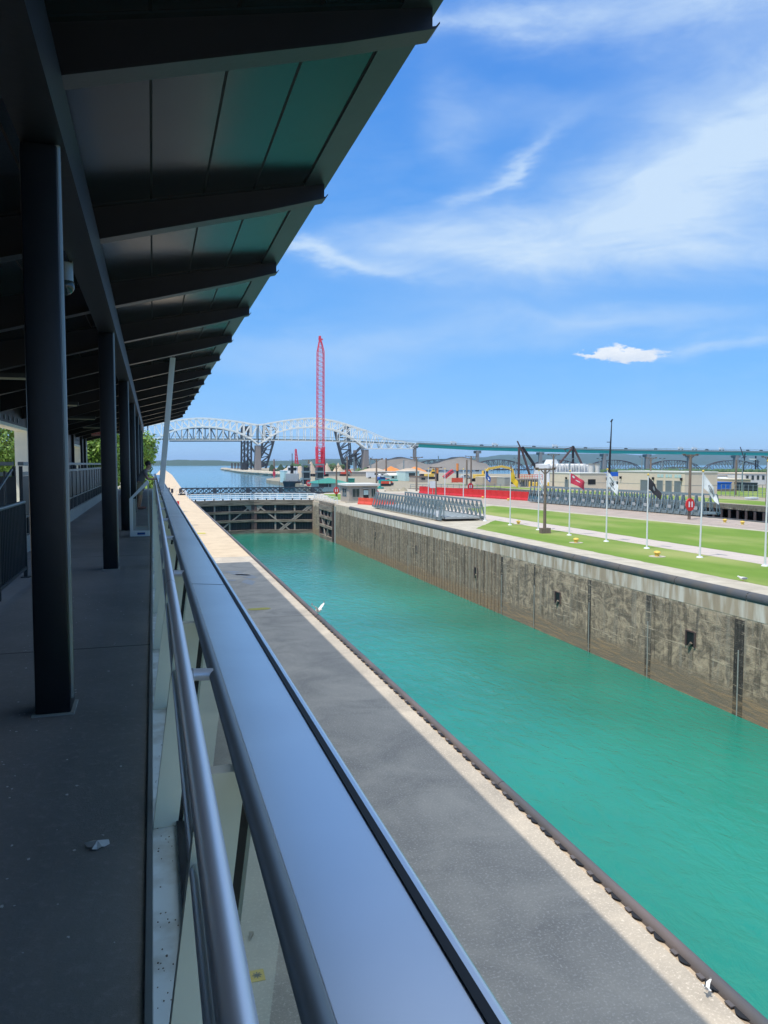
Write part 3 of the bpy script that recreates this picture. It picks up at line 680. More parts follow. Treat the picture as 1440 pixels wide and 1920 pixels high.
# ================================================================== SECOND LOCK
t = thing('lock_wall', 'brown ribbed wall on the far side of the second lock', 'lock wall', (97.5, 60, 0))
MB().box(0, 1.2, -120, 200, -12, -.02).build('wall_face', 'poewall', t)
mb = MB(); y = -20.0
while y < 110: mb.box(-.14, -.001, y, y+.5, -9, -.9); y += 2.0
mb.build('rib', 'rust', t)
MB().box(-.2, -.002, -120, 200, -.9, -.0).build('coping', 'poewall', t)
t = thing('lock_wall', 'near edge wall of the second lock below the road', 'lock wall', (70, 60, 0))
MB().box(0, .3, -100, 145, -12, -.02).build('wall_face', 'poewall', t)
MB().box(.1, .6, -100, 145, -.25, .12).build('fender_pipe', 'fenderR', t)
t = thing('lock_gate', 'dark closed gate at the head of the second lock', 'lock gate', (70, 207, 0))
MB().box(0, 28, 0, 1.5, -9, -.1).build('gate_skin', 'gatedark', t)
MB().box(0, 28, -.4, 1.7, -.6, .1).build('top_beam', 'timber', t)
mb = MB()
for i in range(16): mb.tube((28*i/15, 0, .1), (28*i/15, 0, 1.2), .06, 6)
mb.tube((0, 0, 1.2), (28, 0, 1.2), .06, 6); mb.tube((0, 0, .7), (28, 0, .7), .06, 6); mb.build('handrail', 'galv', t)
# ================================================================== FLAGPOLES, LIGHT POLES, BOLLARDS
def flag_mesh(w_, h, droop, seed, side=1):
    """limp hanging flag: grid folded around the pole top"""
    mb = MB(); nu, nv = 12, 12; rnd = random.Random(seed); ph = rnd.uniform(0, 6)
    for j in range(nv+1):
        for i in range(nu+1):
            u = i/nu; v = j/nv
            reach = 1.05*w_*u*(1-droop*.5); x = side*reach; z = -h*v-(w_*u)**1.2*droop*.95*(1-.25*v)
            y = .13*math.sin(u*9+v*2.5+ph)*u + .07*math.sin(u*17+ph)*u
            mb.v.append((x*.95, y-x*.45, z))
    for j in range(nv):
        for i in range(nu): k = j*(nu+1)+i; mb.f.append((k, k+1, k+nu+2, k+nu+1))
    return mb
def flagpole(x, y, h, label, flag=None, fl=None, tilt=0.0):
    t = thing('flagpole', label, 'flagpole', (x, y, 0), 'flagpoles on the lawn')
    MB().tube((0, 0, 0), (tilt, 0, h), .075, 10, .045).build('pole', 'white', t, smooth=True)
    MB().ball((tilt, 0, h+.07), .09).build('finial', 'yellow', t, smooth=True)
    MB().tube((0, 0, 0), (0, 0, .10), .26, 14, .2).build('base', 'white', t)
    if flag:
        f = tag(flag.build('flag', fl[0], None, True), fl[1], 'flag'); f.location = (x+tilt+.06, y, h-.15)
        if len(fl) > 2:
            for (mt_, pts) in fl[2]:
                m_ = MB()
                for (cx, cy, rx, ry) in pts:
                    # emblem follows the cloth: sample the same grid
                    n_ = 8; ids = []
                    for q in range(n_):
                        a = 2*math.pi*q/n_; u = min(.97, max(.03, cx+rx*math.cos(a))); v = min(.97, max(.03, cy+ry*math.sin(a)))
                        gi = u*12; gj = v*12; i0, j0 = int(gi), int(gj); k = j0*13+i0
                        p = Vector(flag.v[k]).lerp(Vector(flag.v[k+1]), gi-i0); p2 = Vector(flag.v[k+13]).lerp(Vector(flag.v[k+14]), gi-i0)
                        p = p.lerp(p2, gj-j0); ids.append((p.x, p.y-.012, p.z))
                    m_.add(ids, [tuple(range(n_))])
                m_.build('emblem', mt_, f)
    return t
FX = 39.4
txt = lambda: [('black', [(.2+.12*i, .30, .045, .07) for i in range(5)]+[(.2+.12*i, .72, .045, .07) for i in range(5)]+[(.5, .5, .14, .1)])]
flagpole(40.4, 43.0, 7.2, 'white flagpole cut by the right edge of the picture', flag_mesh(1.5, 1.0, .95, 1), ('flagred', 'red and dark flag hanging on the flagpole at the right edge', [('flagblack', [(.2, .6, .15, .3)])]))
flagpole(FX, 48.4, 6.45, 'white flagpole carrying a drooping white flag, nearest complete pole', flag_mesh(1.7, 1.05, .92, 2), ('flagwhite', 'white flag with a faint grey emblem, hanging limp on the nearest complete pole', [('gullgrey', [(.5, .5, .2, .22), (.75, .55, .06, .15)])]), .12)
flagpole(FX, 54.9, 6.1, 'white flagpole carrying a limp black flag', flag_mesh(1.5, 1.0, .85, 3), ('flagblack', 'black flag hanging limp in front of the grey doors of the tan building', [('gullgrey', [(.45, .5, .12, .2)])]))
flagpole(FX, 60.9, 6.5, 'white flagpole carrying a white flag with dark lettering', flag_mesh(1.4, 1.25, .9, 4), ('flagwhite', 'white flag with dark lettering hanging beside the black mast', txt()))
flagpole(FX, 67.4, 6.3, 'white flagpole carrying a red flag', flag_mesh(1.7, 1.0, .5, 5), ('flagred', 'red flag blowing out slightly from its pole, palest marks in the corner', [('flagwhite', [(.2, .25, .1, .12), (.5, .45, .16, .05)])]))
flagpole(FX, 73.8, 6.3, 'white flagpole with narrow blue white and orange flag', flag_mesh(1.2, 1.2, 1.3, 6), ('flagwhite', 'narrow white flag with blue lower part and orange patch', [('flagblue', [(.5, .82, .4, .12)]), ('flagorange', [(.5, .3, .3, .12)])]))
flagpole(FX, 80.6, 6.3, 'white flagpole carrying a small yellow flag', flag_mesh(1.3, 1.1, .9, 7), ('flagyellow', 'small yellow flag hanging limp below the excavator'))
flagpole(FX, 87.6, 6.3, 'white flagpole carrying a small navy flag, standing just beside the stored footbridge', flag_mesh(.9, .9, .9, 8), ('flagblue', 'small navy and white flag on the pole beside the stored footbridge', [('flagwhite', [(.6, .6, .2, .2)])]))
for i, yy in enumerate((94.6, 101.6, 108.7)):
    flagpole(FX+.1*i, yy, 6.3, ['bare white flagpole behind the stored footbridge, nearest of the three bare ones', 'bare white flagpole behind the stored footbridge, middle of the three bare ones', 'bare white flagpole behind the stored footbridge, farthest of the three bare ones'][i])
def light_pole(px, ytop, ybase, label, kind='T', wood=True, X=None, group='light poles on the lock grounds', zb=0.0, rad=None):
    b = PZ(px, ybase, zb) if X is None else PX(px, ybase, X)
    b.z = zb; D = b.length; top = PY(px, ytop, b.y).z; H = top-zb; r = rad or max(.15, .0013*D if wood else .0009*D)
    t = thing('light_pole', label, 'light pole', b, group)
    MB().tube((0, 0, 0), (0, 0, H), r, 10, r*.72).build('pole', 'wood' if wood else 'galv', t, smooth=True)
    if kind == 'T':
        wd = max(2.2, 1.5*D/90)
        MB().bar((-wd/2, 0, H-.1), (wd/2, 0, H-.1), .16).bar((-wd*.25, 0, H-.1), (0, 0, H-wd*.3), .08).bar((wd*.25, 0, H-.1), (0, 0, H-wd*.3), .08).build('crossarm', 'wood' if wood else 'galv', t)
        for s_ in (-1, 1): MB().box(s_*wd*.46-.2, s_*wd*.46+.2, -.14, .14, H-.019, H+.08).build('lamp', 'brownpaint', t)
    elif kind == 'V':
        for s_ in (-1, 1):
            MB().bar((0, 0, H-.3), (s_*1.0, 0, H+.3), .09).build('arm', 'galv', t)
            MB().box(s_*1.2-.4, s_*1.2+.4, -.3, .3, H+.2, H+.5).build('lamp', 'darksteel', t)
    elif kind == 'L':
        MB().bar((0, 0, H), (2.6, 0, H+.7), .12).build('arm', 'galv', t)
        MB().box(2.2, 3.9, -.3, .3, H+.55, H+.8).build('lamp', 'white', t)
    return t, b, H
lp, b_, H_ = light_pole(1021, 878, 1000, 'brown wooden light pole with wide crossarm standing on the front lawn', rad=.17)
MB().box(-.45, .55, -.3, .3, 0, .55).build('junction_box', 'wood', lp)
lp, b_, H_ = light_pole(1292, 852, 974, 'tall wooden light pole beside the end of the long stored bridge span', rad=.2)
# red lifebuoy cover on that pole
def lifebuoy(px, ybase, H, rad, label, b=None):
    b = b or PZ(px, ybase); t = thing('lifebuoy_cover', label, 'lifebuoy cover', (b.x-.1, b.y-.35, 0))
    MB().prism([(rad*1.0*math.cos(a), 0, H+rad*1.3*math.sin(a)) for a in [i*math.pi/9 for i in range(18)]], (0, .22, 0)).build('cover', 'red', t)
    MB().box(-.3, -.12, -.03, -.001, H-.3, H+.4).box(.12, .3, -.03, -.001, H-.3, H+.4).build('white_mark', 'white', t)
    return t
lifebuoy(1290, 974, 1.9, .62, 'red lifebuoy cover with white marks hung on the tall wooden pole', b_)
for args in [(1437, 856, 946, 'wooden light pole cut by the right edge of the picture, beyond the second lock', 'T', True),
             (1219, 858, 925, 'thin light pole in front of the grey doors of the tan building', 'T', True),
             (1379, 862, 928, 'weathered wooden pole in the fenced yard beside the blue tarpaulin', None, True),
             (1391, 866, 922, 'street lamp with a single pale arm in the fenced yard', 'L', False),
             (1203, 858, 895, 'thin pole with paired floodlights behind the left end of the tan building', 'V', False),
             (1241, 861, 897, 'thin pole with paired floodlights behind the middle of the tan building', 'V', False),
             (1124, 861, 898, 'thin pole with paired floodlights beside the black mast', 'V', False),
             (1068, 859, 910, 'thin light pole in front of the white wrapped structure', 'T', False),
             (1037, 852, 922, 'light pole with crossarm at the left end of the low concrete block', 'T', True),
             (967, 860, 892, 'thin pole with paired floodlights beside the black derrick', 'V', False),
             (958, 873, 905, 'wooden pole behind the tan container', None, True),
             (883, 855, 912, 'light pole with crossarm left of the yellow excavator boom', 'T', True),
             (875, 862, 910, 'thin wooden pole left of the yellow excavator boom', None, True),
             (817, 876, 930, 'thick brown wooden pole in front of the long red barriers', 'T', True),
             (781, 857, 921, 'brown wooden pole just under the end of the white truss', 'T', True),
             (706, 860, 938, 'brown wooden light pole standing behind the stone booth', 'T', True),
             (631, 873, 931, 'brown wooden pole at the left side of the stone booth', 'T', True),
             (651, 856, 905, 'thin dark pole behind the green roofed building', None, True),
             (579, 862, 905, 'dark pole with crossarm beside the moored workboat', 'T', True),
             (514, 861, 879, 'thin dark pole on the bank below the raised bridge leaf', 'T', True),
             (664, 856, 892, 'slim grey lamp post right of the red crane', None, False),
             (695, 858, 888, 'slim grey lamp post beside the bridge pier', 'V', False),
             (757, 862, 890, 'slim grey lamp post in front of the ore heap', None, False),
             (822, 855, 880, 'slim lamp post rising in front of the rail truss', None, False),
             (724, 859, 892, 'rust coloured thin mast left of the orange sand heap', None, True)]:
    light_pole(args[0], args[1], args[2], args[3], args[4], args[5])
lifebuoy(706, 938, 1.3, .55, 'red lifebuoy cover on the wooden pole behind the stone booth')
lifebuoy(631, 931, 1.3, .6, 'red lifebuoy cover on the pole at the left side of the stone booth')
lifebuoy(882, 925, 1.6, .7, 'red lifebuoy cover standing among the long red barriers')
lifebuoy(579, 915, 1.4, .7, 'red lifebuoy cover near the stern of the workboat')
base = None
for (px, py, lb, mt_) in [(1080, 1018, 'small yellow mooring bollard on the front lawn between the wooden pole and the red flag', 0), (1232, 1044, 'small yellow mooring bollard on the front lawn near the black flag pole', 0), (1359, 980, 'yellow mooring bollard on the road right of the stored bridge', 0), (972, 983, 'small yellow mooring bollard near the corner of the lawn by the stored footbridge', 0), (1392, 984, 'small yellow bollard far right on the road', 0), (1002, 942, 'yellow bollard on the road left of the long stored span', 0), (953, 939, 'yellow bollard in front of the right end of the red barriers', 0), (905, 935, 'yellow bollard in front of the middle of the red barriers', 0)]:
    p = PZ(px, py)
    if base is None:
        base = thing('bollard', lb, 'bollard', p, 'yellow mooring bollards')
        MB().tube((0, 0, 0), (0, 0, .28), .17, 12).build('stem', 'yellow', base, smooth=True)
        MB().ball((0, 0, .33), .27, (1, 1, .5), 12, 6).build('head', 'yellow', base, smooth=True)
        MB().tube((0, 0, 0), (0, 0, .045), .62, 16).build('footing', 'edge', base)
    else: copy_tree(base, p, lb, 'yellow mooring bollards')
# ================================================================== TAN BUILDINGS
def block_building(label, x0, y0, y1, x1, h, doors, win, fx):
    t = thing('utility_building', label, 'building', (x0, y0, -.05))
    L_ = y1-y0; W_ = x1-x0
    MB().box(0, W_, 0, L_, 0, h).build('wall', 'tan', t)
    MB().box(-.12, W_+.12, -.12, L_+.12, h+.001, h+.28).build('roof', 'whroof', t)
    MB().box(-.03, W_+.03, -.03, L_+.03, h*.45, h*.45+.08).build('string_course', 'kerb', t)
    for (a, b) in doors:
        d_ = MB().box(-.06, -.032, a, b, 0, h*.62).build('door', 'door', t)
        MB().box(-.12, -.032, a-.15, a, 0, h*.65).box(-.12, -.032, b, b+.15, 0, h*.65).box(-.12, -.032, a, b, h*.62, h*.65).build('frame', 'kerb', d_)
    for (a, b, z0, z1) in win:
        w_ = MB().box(-.05, -.032, a, b, z0, z1).build('window', 'paleteal', t)
        MB().box(-.09, -.051, (a+b)/2-.06, (a+b)/2+.06, z0, z1).build('frame', 'tan', w_)
    for a in fx: MB().box(-.5, -.032, a-.15, a+.15, h*.66, h*.78).build('wall_lamp', 'black', t)
    return t
B1 = 112.5; yb = lambda px, X: PX(px, 900, X).y
y_0 = yb(1284, B1); h1 = PX(1284, 886, B1).z
dd = []
for a, b in [(1202, 1216), (1232.5, 1243), (1249, 1260), (1265.5, 1277)]: dd.append((yb(b, B1)-y_0, yb(a, B1)-y_0))
ww = []
for a, b in [(1232.5, 1244), (1248, 1260), (1265, 1277.5)]: ww.append((yb(b, B1)-y_0, yb(a, B1)-y_0, h1*.78, h1*.92))
block_building('larger tan block building with four grey roller doors behind the second lock', B1, y_0, yb(1159, B1), B1+PX(1345, 900, B1).x*0+(PY(1345, 900, y_0).x-B1), h1, dd, ww, [yb(1165, B1)-y_0, yb(1226, B1)-y_0, yb(1279, B1)-y_0])
B2 = 109.5; y_0 = yb(1087, B2); h2 = PX(1087, 888, B2).z
t = block_building('lower tan block building with one pale door left of the black mast', B2, y_0, yb(1031, B2), PY(1137, 900, y_0).x, h2, [(yb(1066, B2)-y_0, yb(1060, B2)-y_0)], [(yb(1084, B2)-y_0, yb(1079, B2)-y_0, h2*.4, h2*.6)], [yb(1063, B2)-y_0])
MB().box(2.5, 4.8, -.06, -.031, 1.6, 3.0).build('vent', 'black', t)
MB().box(8, 8.4, -.5, -.031, h2*.6, h2*.78).build('wall_lamp', 'black', t)

# ================================================================== VIEWING PLATFORM (foreground building)
DZ = CZ-1.65                    # deck level
RY0, RS = 5.38, 3.64            # first rib in view, rib spacing
YE = 53.0                       # far end of the roof
struct(MB().box(-4.4, -.05, -6, YE+1, DZ-.35, DZ).build('walkway', 'deckc'))
bt = thing('viewing_platform', 'black steel viewing platform with a deep sloping roof, columns and pale slanted parapet', 'building', (0, 0, 0))
def soff(x): return CZ+2.77+.2*(x+.58)
def ribb(x): return CZ+2.43+.276*(x+.5)
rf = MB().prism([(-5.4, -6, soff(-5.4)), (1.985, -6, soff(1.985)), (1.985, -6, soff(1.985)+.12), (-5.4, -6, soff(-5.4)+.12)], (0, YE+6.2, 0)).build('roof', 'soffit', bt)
MB().prism([(1.74, -6, soff(1.74)-.018), (2.03, -6, soff(2.03)-.018), (2.03, -6, soff(2.03)+.17), (1.99, -6, soff(2.0)+.17), (1.99, -6, soff(1.99)-.003), (1.74, -6, soff(1.74)-.003)], (0, YE+6.25, 0)).build('fascia', 'rail_dark', rf)
for X in (-3.4, -2.8, -2.2, -1.6, -1.1, .04, .60, 1.16, 1.73):
    mb = MB().prism([(X-.011, -6, soff(X)-.004), (X+.011, -6, soff(X)-.004), (X+.011, -6, soff(X)-.0008), (X-.011, -6, soff(X)-.0008)], (0, YE+6, 0))
    mb.build('panel_joint', 'joint', rf)
rib0 = None
def rib(y):
    xs = [-4.1, -2.6, -.5, 1.31, 1.98]; zb = [ribb(-4.1), ribb(-2.6), CZ+2.43, CZ+2.90, CZ+3.10]
    top = [soff(x)-.001 for x in xs]
    m_ = MB().prism([(x, y, z) for x, z in zip(xs, zb)]+[(x, y, z) for x, z in reversed(list(zip(xs, top)))], (0, .05, 0))
    o_ = m_.build('rib', 'dark', rf)
    fl = MB()
    for i in range(4): fl.prism([(xs[i], y-.07, zb[i]-.018), (xs[i+1], y-.07, zb[i+1]-.018), (xs[i+1], y-.07, zb[i+1]), (xs[i], y-.07, zb[i])], (0, .20, 0))
    fl.prism([(1.98, y-.07, CZ+3.082), (2.01, y-.07, CZ+3.12), (2.01, y-.07, CZ+3.135), (1.98, y-.07, CZ+3.10)], (0, .20, 0))
    fl.build('rib_flange', 'darkcol', rf)
    ft = MB()
    for i in range(4): ft.prism([(xs[i], y-.06, top[i]-.016), (xs[i+1], y-.06, top[i+1]-.016), (xs[i+1], y-.06, top[i+1]), (xs[i], y-.06, top[i])], (0, .17, 0))
    ft.build('rib_top_flange', 'soffit', rf)
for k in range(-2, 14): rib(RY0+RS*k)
# girder over the columns, laid as two flanges and a web
MB().box(-.76, -.50, -6, YE, CZ+2.02, CZ+2.05).box(-.66, -.60, -6, YE, CZ+2.051, CZ+2.39).box(-.76, -.50, -6, YE, CZ+2.391, CZ+2.42).box(-.505, -.500, -6, YE, CZ+2.051, CZ+2.39).build('girder', 'dark', bt)
def column(x0, x1, y, parent=bt, ztop=CZ+2.018):
    x1 -= .02
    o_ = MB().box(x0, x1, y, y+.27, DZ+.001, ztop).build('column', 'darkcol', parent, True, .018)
    MB().tube((x1-.004, y+.045, DZ+.1), (x1-.004, y+.045, CZ+2.35), .022, 10).build('edge_highlight', 'railtop', o_, True)  # pale tube added as the highlight along the column's edge
    MB().box(x0-.02, x1+.02, y-.02, y+.29, DZ, DZ+.012).build('base_plate', 'kerb', o_)
    return o_
for k in range(-1, 7): column(-.765, -.525, RY0+RS*2*k)
# back wall with openings (X = -4), and far end
xw = -4.0
def wall_seg(y0, y1, z0=DZ+.3, z1=None): return (xw-.30, xw, y0, y1, z0, z1 or soff(xw)-.002)
mb = MB(); op = [(20.8, 28.1, 1.19), (43.4, 47.6, 1.07), (50.8, 52.2, 1.05), (9.0, 15.0, 1.19)]
ys = sorted(op); cur = -6
for (a, b, z) in ys:
    mb.box(*wall_seg(cur, a)); mb.box(xw-.30, xw, a, b, CZ+z, soff(xw)-.002); cur = b
mb.box(*wall_seg(cur, YE))
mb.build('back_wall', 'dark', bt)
MB().box(-4.4, -4.31, -6, YE, 0, DZ+.3).build('rear_wall', 'tan', bt)
for (a, b, z) in ys:
    fr_ = MB().box(xw-.36, xw+.03, b-.14, b-.001, DZ+.3, CZ+z-.002).box(xw-.36, xw+.03, a, b-.141, CZ+z-.10, CZ+z-.002).build('opening_frame', 'cream' if b < 50 else 'paleteal', bt)
for a in [21+.75*i for i in range(8)]+[43.6+.6*i for i in range(6)]:
    MB().box(xw+.01, xw+.03, a, a+.10, CZ+1.27, CZ+1.40).build('transom_bracket', 'railtop', bt)
mb = MB()
for a in [18, 20.6, 28.3, 33, 38, 43, 48, 50.4]: mb.box(xw, xw+.12, a, a+.12, DZ+.33, soff(xw)-.05)
mb.build('wall_post', 'darkcol', bt)
# slanted parapet: sill, fins, glass, coping
st_ = MB().box(-.052, -.030, -6, YE, DZ-.36, DZ+.016).build('deck_edge_trim', 'railtop', bt)
zs = CZ-1.745
MB().box(-.029, .12, -6, YE, zs-.05, zs).build('sill', 'sill', bt)
SX = lambda z: .090+(z-zs)*.125   # inner plane of the slanted glazing
zt = CZ-.76
y = 1.88-1.86*4; ys_f = []
while y < YE: ys_f.append(y); y += 1.862
mb = MB(); mw = 0.022
fin0 = None
for y in ys_f:
    m_ = MB().prism([(-.028, y, zs+.001), (SX(zs)-.004, y, zs+.001), (SX(zt)-.004, y, zt), (SX(zt)-.115, y, zt)], (0, .05, 0))
    if fin0 is None: fin0 = m_.build('fin', 'cream', bt)
    else: c_ = fin0.copy(); COL.objects.link(c_); c_.parent = bt; c_.location = (0, y-ys_f[0], 0)
m0 = MB().bar((SX(zs)+.012, .03, zs), (SX(zt)+.012, .03, zt), .03, .035).build('mullion', 'black', bt); m0.location = (0, ys_f[0], 0)
for y in ys_f[1:]:
    c_ = m0.copy(); COL.objects.link(c_); c_.parent = bt; c_.location = (0, y, 0)
MB().prism([(SX(zs)+.008, -6, zs+.01), (SX(zs)+.012, -6, zs+.01), (SX(zt)+.012, -6, zt), (SX(zt)+.008, -6, zt)], (0, YE+6, 0)).build('glazing', 'glass', bt)
MB().bar((SX(zs)+.01, -6, zs+.012), (SX(zs)+.01, YE, zs+.012), .04, .024).build('glazing_bead', 'black', bt)
cp = MB().prism([(.205, -6, CZ-.700), (.428, -6, CZ-.716), (.438, -6, CZ-.732), (.438, -6, CZ-.775), (.37, -6, CZ-.775), (.205, -6, CZ-.745)], (0, YE+5.6, 0)).build('coping', 'coping', bt, bevel=.005)
MB().prism([(.396, -6, CZ-.7133), (.412, -6, CZ-.7144), (.412, -6, CZ-.7105), (.396, -6, CZ-.7095)], (0, YE+5.6, 0)).build('sealant', 'black', cp)
for k in range(9): MB().prism([(.206, 4.6+k*6, CZ-.6998), (.395, 4.6+k*6, CZ-.7131), (.395, 4.6+k*6, CZ-.7122), (.206, 4.6+k*6, CZ-.6989)], (0, .003, 0)).build('coping_joint', 'dark', cp)
# lower front of the building below the coping
MB().box(-.4, .10, -6, YE, 0.0, zs-.05).build('lower_front', 'tan', bt)
# leaning white post
pp = MB(); pY = 22.8
pp.bar((.20, pY, CZ-1.0), (.60, pY, CZ+3.0), .15, .20, (0, 1, 0))
pp.build('leaning_post', 'postwhite', bt, bevel=.01)
# handrail
hr = thing('handrail', 'brushed stainless handrail running along the slanted parapet', 'handrail', (0, 0, 0))
MB().tube((.080, -6, CZ-.63), (.080, YE-.2, CZ-.63), .0235, 28).build('rail_tube', 'steel', hr, True)
MB().tube((.088, -6, CZ-1.0), (.088, YE-.2, CZ-1.0), .020, 18).build('lower_rail_tube', 'steel', hr, True)
MB().tube((.172, -6, CZ-.645), (.172, YE-.2, CZ-.645), .0185, 24).build('outer_rail_tube', 'tube', hr, True)
y = 2.37-2.27*2; first = None
while y < YE:
    if first is None:
        o_ = MB().tube((.085, 0, CZ-.637), (.165, 0, CZ-.642), .0185, 20).build('bracket', 'steel', hr, True); o_.location = (0, y, 0); first = o_
        MB().tube((.102, 0, CZ-.638), (.107, 0, CZ-.638), .0195, 20).build('bracket_collar', 'galvdeck', o_, True)
    else:
        c_ = first.copy(); COL.objects.link(c_); c_.parent = hr; c_.location = (0, y, 0)
        d_ = [k for k in COL.objects if k.parent == first][0].copy(); COL.objects.link(d_); d_.parent = c_
    y += 2.27
MB().tube((.080, 4.15, CZ-.63), (.080, 4.156, CZ-.63), .0242, 28).build('rail_sleeve', 'galvdeck', hr, True)
# yellow plate on the ground below, seen through the glass
sp_ = PZ(482, 1830)
st = MB().box(sp_.x-.10, sp_.x+.10, sp_.y-.12, sp_.y+.12, .002, .010).build('ground_plate', 'flagyellow', None)
tag(st, 'small square yellow plate with a dark star-like mark, seen through the parapet glass', 'plate')
mb = MB()
for i in range(4):
    a = math.pi*i/4; r_ = .065
    mb.bar((sp_.x-r_*math.cos(a), sp_.y-r_*math.sin(a), .0125), (sp_.x+r_*math.cos(a), sp_.y+r_*math.sin(a), .0125), .016, .003)
mb.build('printed_mark', 'black', st)
lf = PZ(471, 1757); mb = MB(); mb.add([(lf.x-.04, lf.y-.12, .01), (lf.x+.03, lf.y-.05, .05), (lf.x+.05, lf.y+.10, .02), (lf.x-.03, lf.y+.05, .06)], [(0, 1, 2, 3)])
tag(mb.build('dry_leaf', 'brownpaint'), 'small brown dry leaf lying on the pier below the parapet glass', 'leaf')
# raised terrace on the left, with kerb and railings
struct(MB().box(-4.4, -2.26, 15.4, YE, DZ+.001, DZ+.31).build('terrace_step', 'kerb'))
def panel_rail(name, label, A, B, zb, zt_, gap=1.3):
    A = Vector((*A, 0)); B = Vector((*B, 0)); d = B-A; Ln = d.length; t = thing(name, label, 'railing', A, None, math.atan2(d.y, d.x))
    MB().box(0, Ln, -.05, .05, zt_-.07, zt_).build('top_rail', 'railtop', t, bevel=.008)
    MB().box(0, Ln, -.03, .03, zt_-.26, zt_-.19).build('middle_rail', 'railtop', t)
    n_ = max(1, round(Ln/gap)); mb = MB()
    for i in range(n_): mb.box(Ln*i/n_+.03, Ln*(i+1)/n_-.03, -.012, .012, zt_-1.0, zt_-.27)
    mb.build('infill_panel', 'rail_dark', t)
    MB().box(0, Ln, -.025, .025, zt_-1.06, zt_-1.02).build('bottom_rail', 'railtop', t)
    mb = MB()
    for i in range(n_+1): mb.box(Ln*i/n_-.03, Ln*i/n_+.03, -.03, .03, zb, zt_-.08)
    for i in range(n_*3): mb.box(Ln*(i+.5)/(n_*3)-.04, Ln*(i+.5)/(n_*3)+.04, -.02, .02, zb, zt_-1.07)
    mb.build('baluster', 'rail_dark', t)
    return t
panel_rail('terrace_railing', 'dark panelled railing with pale cap along the raised terrace kerb', (-2.34, 15.6), (-2.34, 50), DZ+.31, CZ+.04)
panel_rail('terrace_railing', 'dark panelled railing closing the near end of the raised terrace', (-2.45, 15.55), (-3.95, 15.55), DZ+.31, CZ+.04, .75)
# picket railing of the ramp
t = thing('ramp_railing', 'black picket railing with round top rail at the foot of the ramp', 'railing', (-1.8, 8.0, 0))
MB().tube((0, 0, DZ+1.10), (0, 4.2, DZ+1.10), .026, 12).build('top_rail', 'railtop', t, True)
MB().box(-.02, .02, 0, 4.2, DZ+.12, DZ+.16).build('bottom_rail', 'rail_dark', t)
mb = MB()
for i in range(38): mb.box(-.009, .009, .08+i*.11, .098+i*.11, DZ+.161, DZ+1.08)
mb.build('picket', 'rail_dark', t)
for q in (0, 2.1, 4.16): MB().box(-.025, .025, q, q+.05, DZ, DZ+1.07).build('post', 'rail_dark', t)
for q in (4.16,): MB().box(-.06, .06, q-.05, q+.1, DZ, DZ+.012).build('foot', 'rail_dark', t)
t = thing('stair_rail', 'pair of pale tube stair rails climbing behind the picket railing', 'handrail', (-2.4, 12.4, 0))
for q in (0, .22):
    MB().tube((-.0-q, 0, DZ+.9), (-.0-q, 2.6, CZ-.1), .022, 10).build('rail_tube', 'railtop', t, True)
for q in (0.1, 1.3, 2.5): MB().tube((-.1, q, DZ), (-.1, q, DZ+.9+q*.25), .02, 8).build('post', 'rail_dark', t)
# ceiling lights, exit sign, camera dome
base = None
for i, (y, lb) in enumerate([(17.0, 'long ceiling luminaire under the dark roof, nearest of the row'), (24.3, 'long ceiling luminaire under the dark roof, second of the row'), (31.6, 'small looking ceiling luminaire deeper under the roof, third of the row'), (38.9, 'faint ceiling luminaire farthest under the roof')]):
    z = ribb(-2.6)-.04
    if base is None:
        base = thing('ceiling_light', lb, 'ceiling light', (-2.6, y, z), 'ceiling lights of the walkway')
        MB().box(-.55, .55, -.09, .09, -.09, 0).build('housing', 'rail_dark', base)
        MB().box(-.5, .5, -.07, .07, -.12, -.091).build('diffuser', 'hazelight', base)
    else: copy_tree(base, (-2.6, y, z), lb, 'ceiling lights of the walkway')
t = thing('exit_sign', 'red and white exit sign hanging under the dark roof', 'exit sign', (-2.98, 46.5, CZ+1.60))
MB().box(-.30, .42, 0, .08, .0, .42).build('housing', mat('sign_pink', (.42, .22, .22), (.38, .2, .2), rough=.5), t)
tcv = bpy.data.curves.new('exit_text', 'FONT'); tcv.body = 'EXIT'; tcv.size = .36; tcv.extrude = .004; tcv.align_x = 'CENTER'
to = bpy.data.objects.new('lettering', tcv); COL.objects.link(to)
bpy.context.view_layer.update()
me = bpy.data.meshes.new_from_object(to.evaluated_get(bpy.context.evaluated_depsgraph_get())); bpy.data.objects.remove(to)
me.materials.clear(); me.materials.append(M['red']); to = bpy.data.objects.new('lettering', me); COL.objects.link(to); to.parent = t; to.rotation_euler = (R(90), 0, 0); to.location = (.06, -.008, .09)
MB().box(.04, .08, .02, .06, .42, .75).build('hanger', 'dark', t)
t = thing('camera_dome', 'round dark security camera dome hanging beside the first column', 'camera', (-.80, 8.4, CZ+1.66))
MB().tube((0, 0, .13), (0, 0, .34), .075, 18).build('housing', 'railtop', t, True)
MB().ball((0, 0, .12), .085, (1, 1, 1.1), 18, 10).build('dome', 'glassdark', t, True)
MB().bar((0, 0, .3), (.10, 0, .42), .035).build('bracket', 'rail_dark', t)
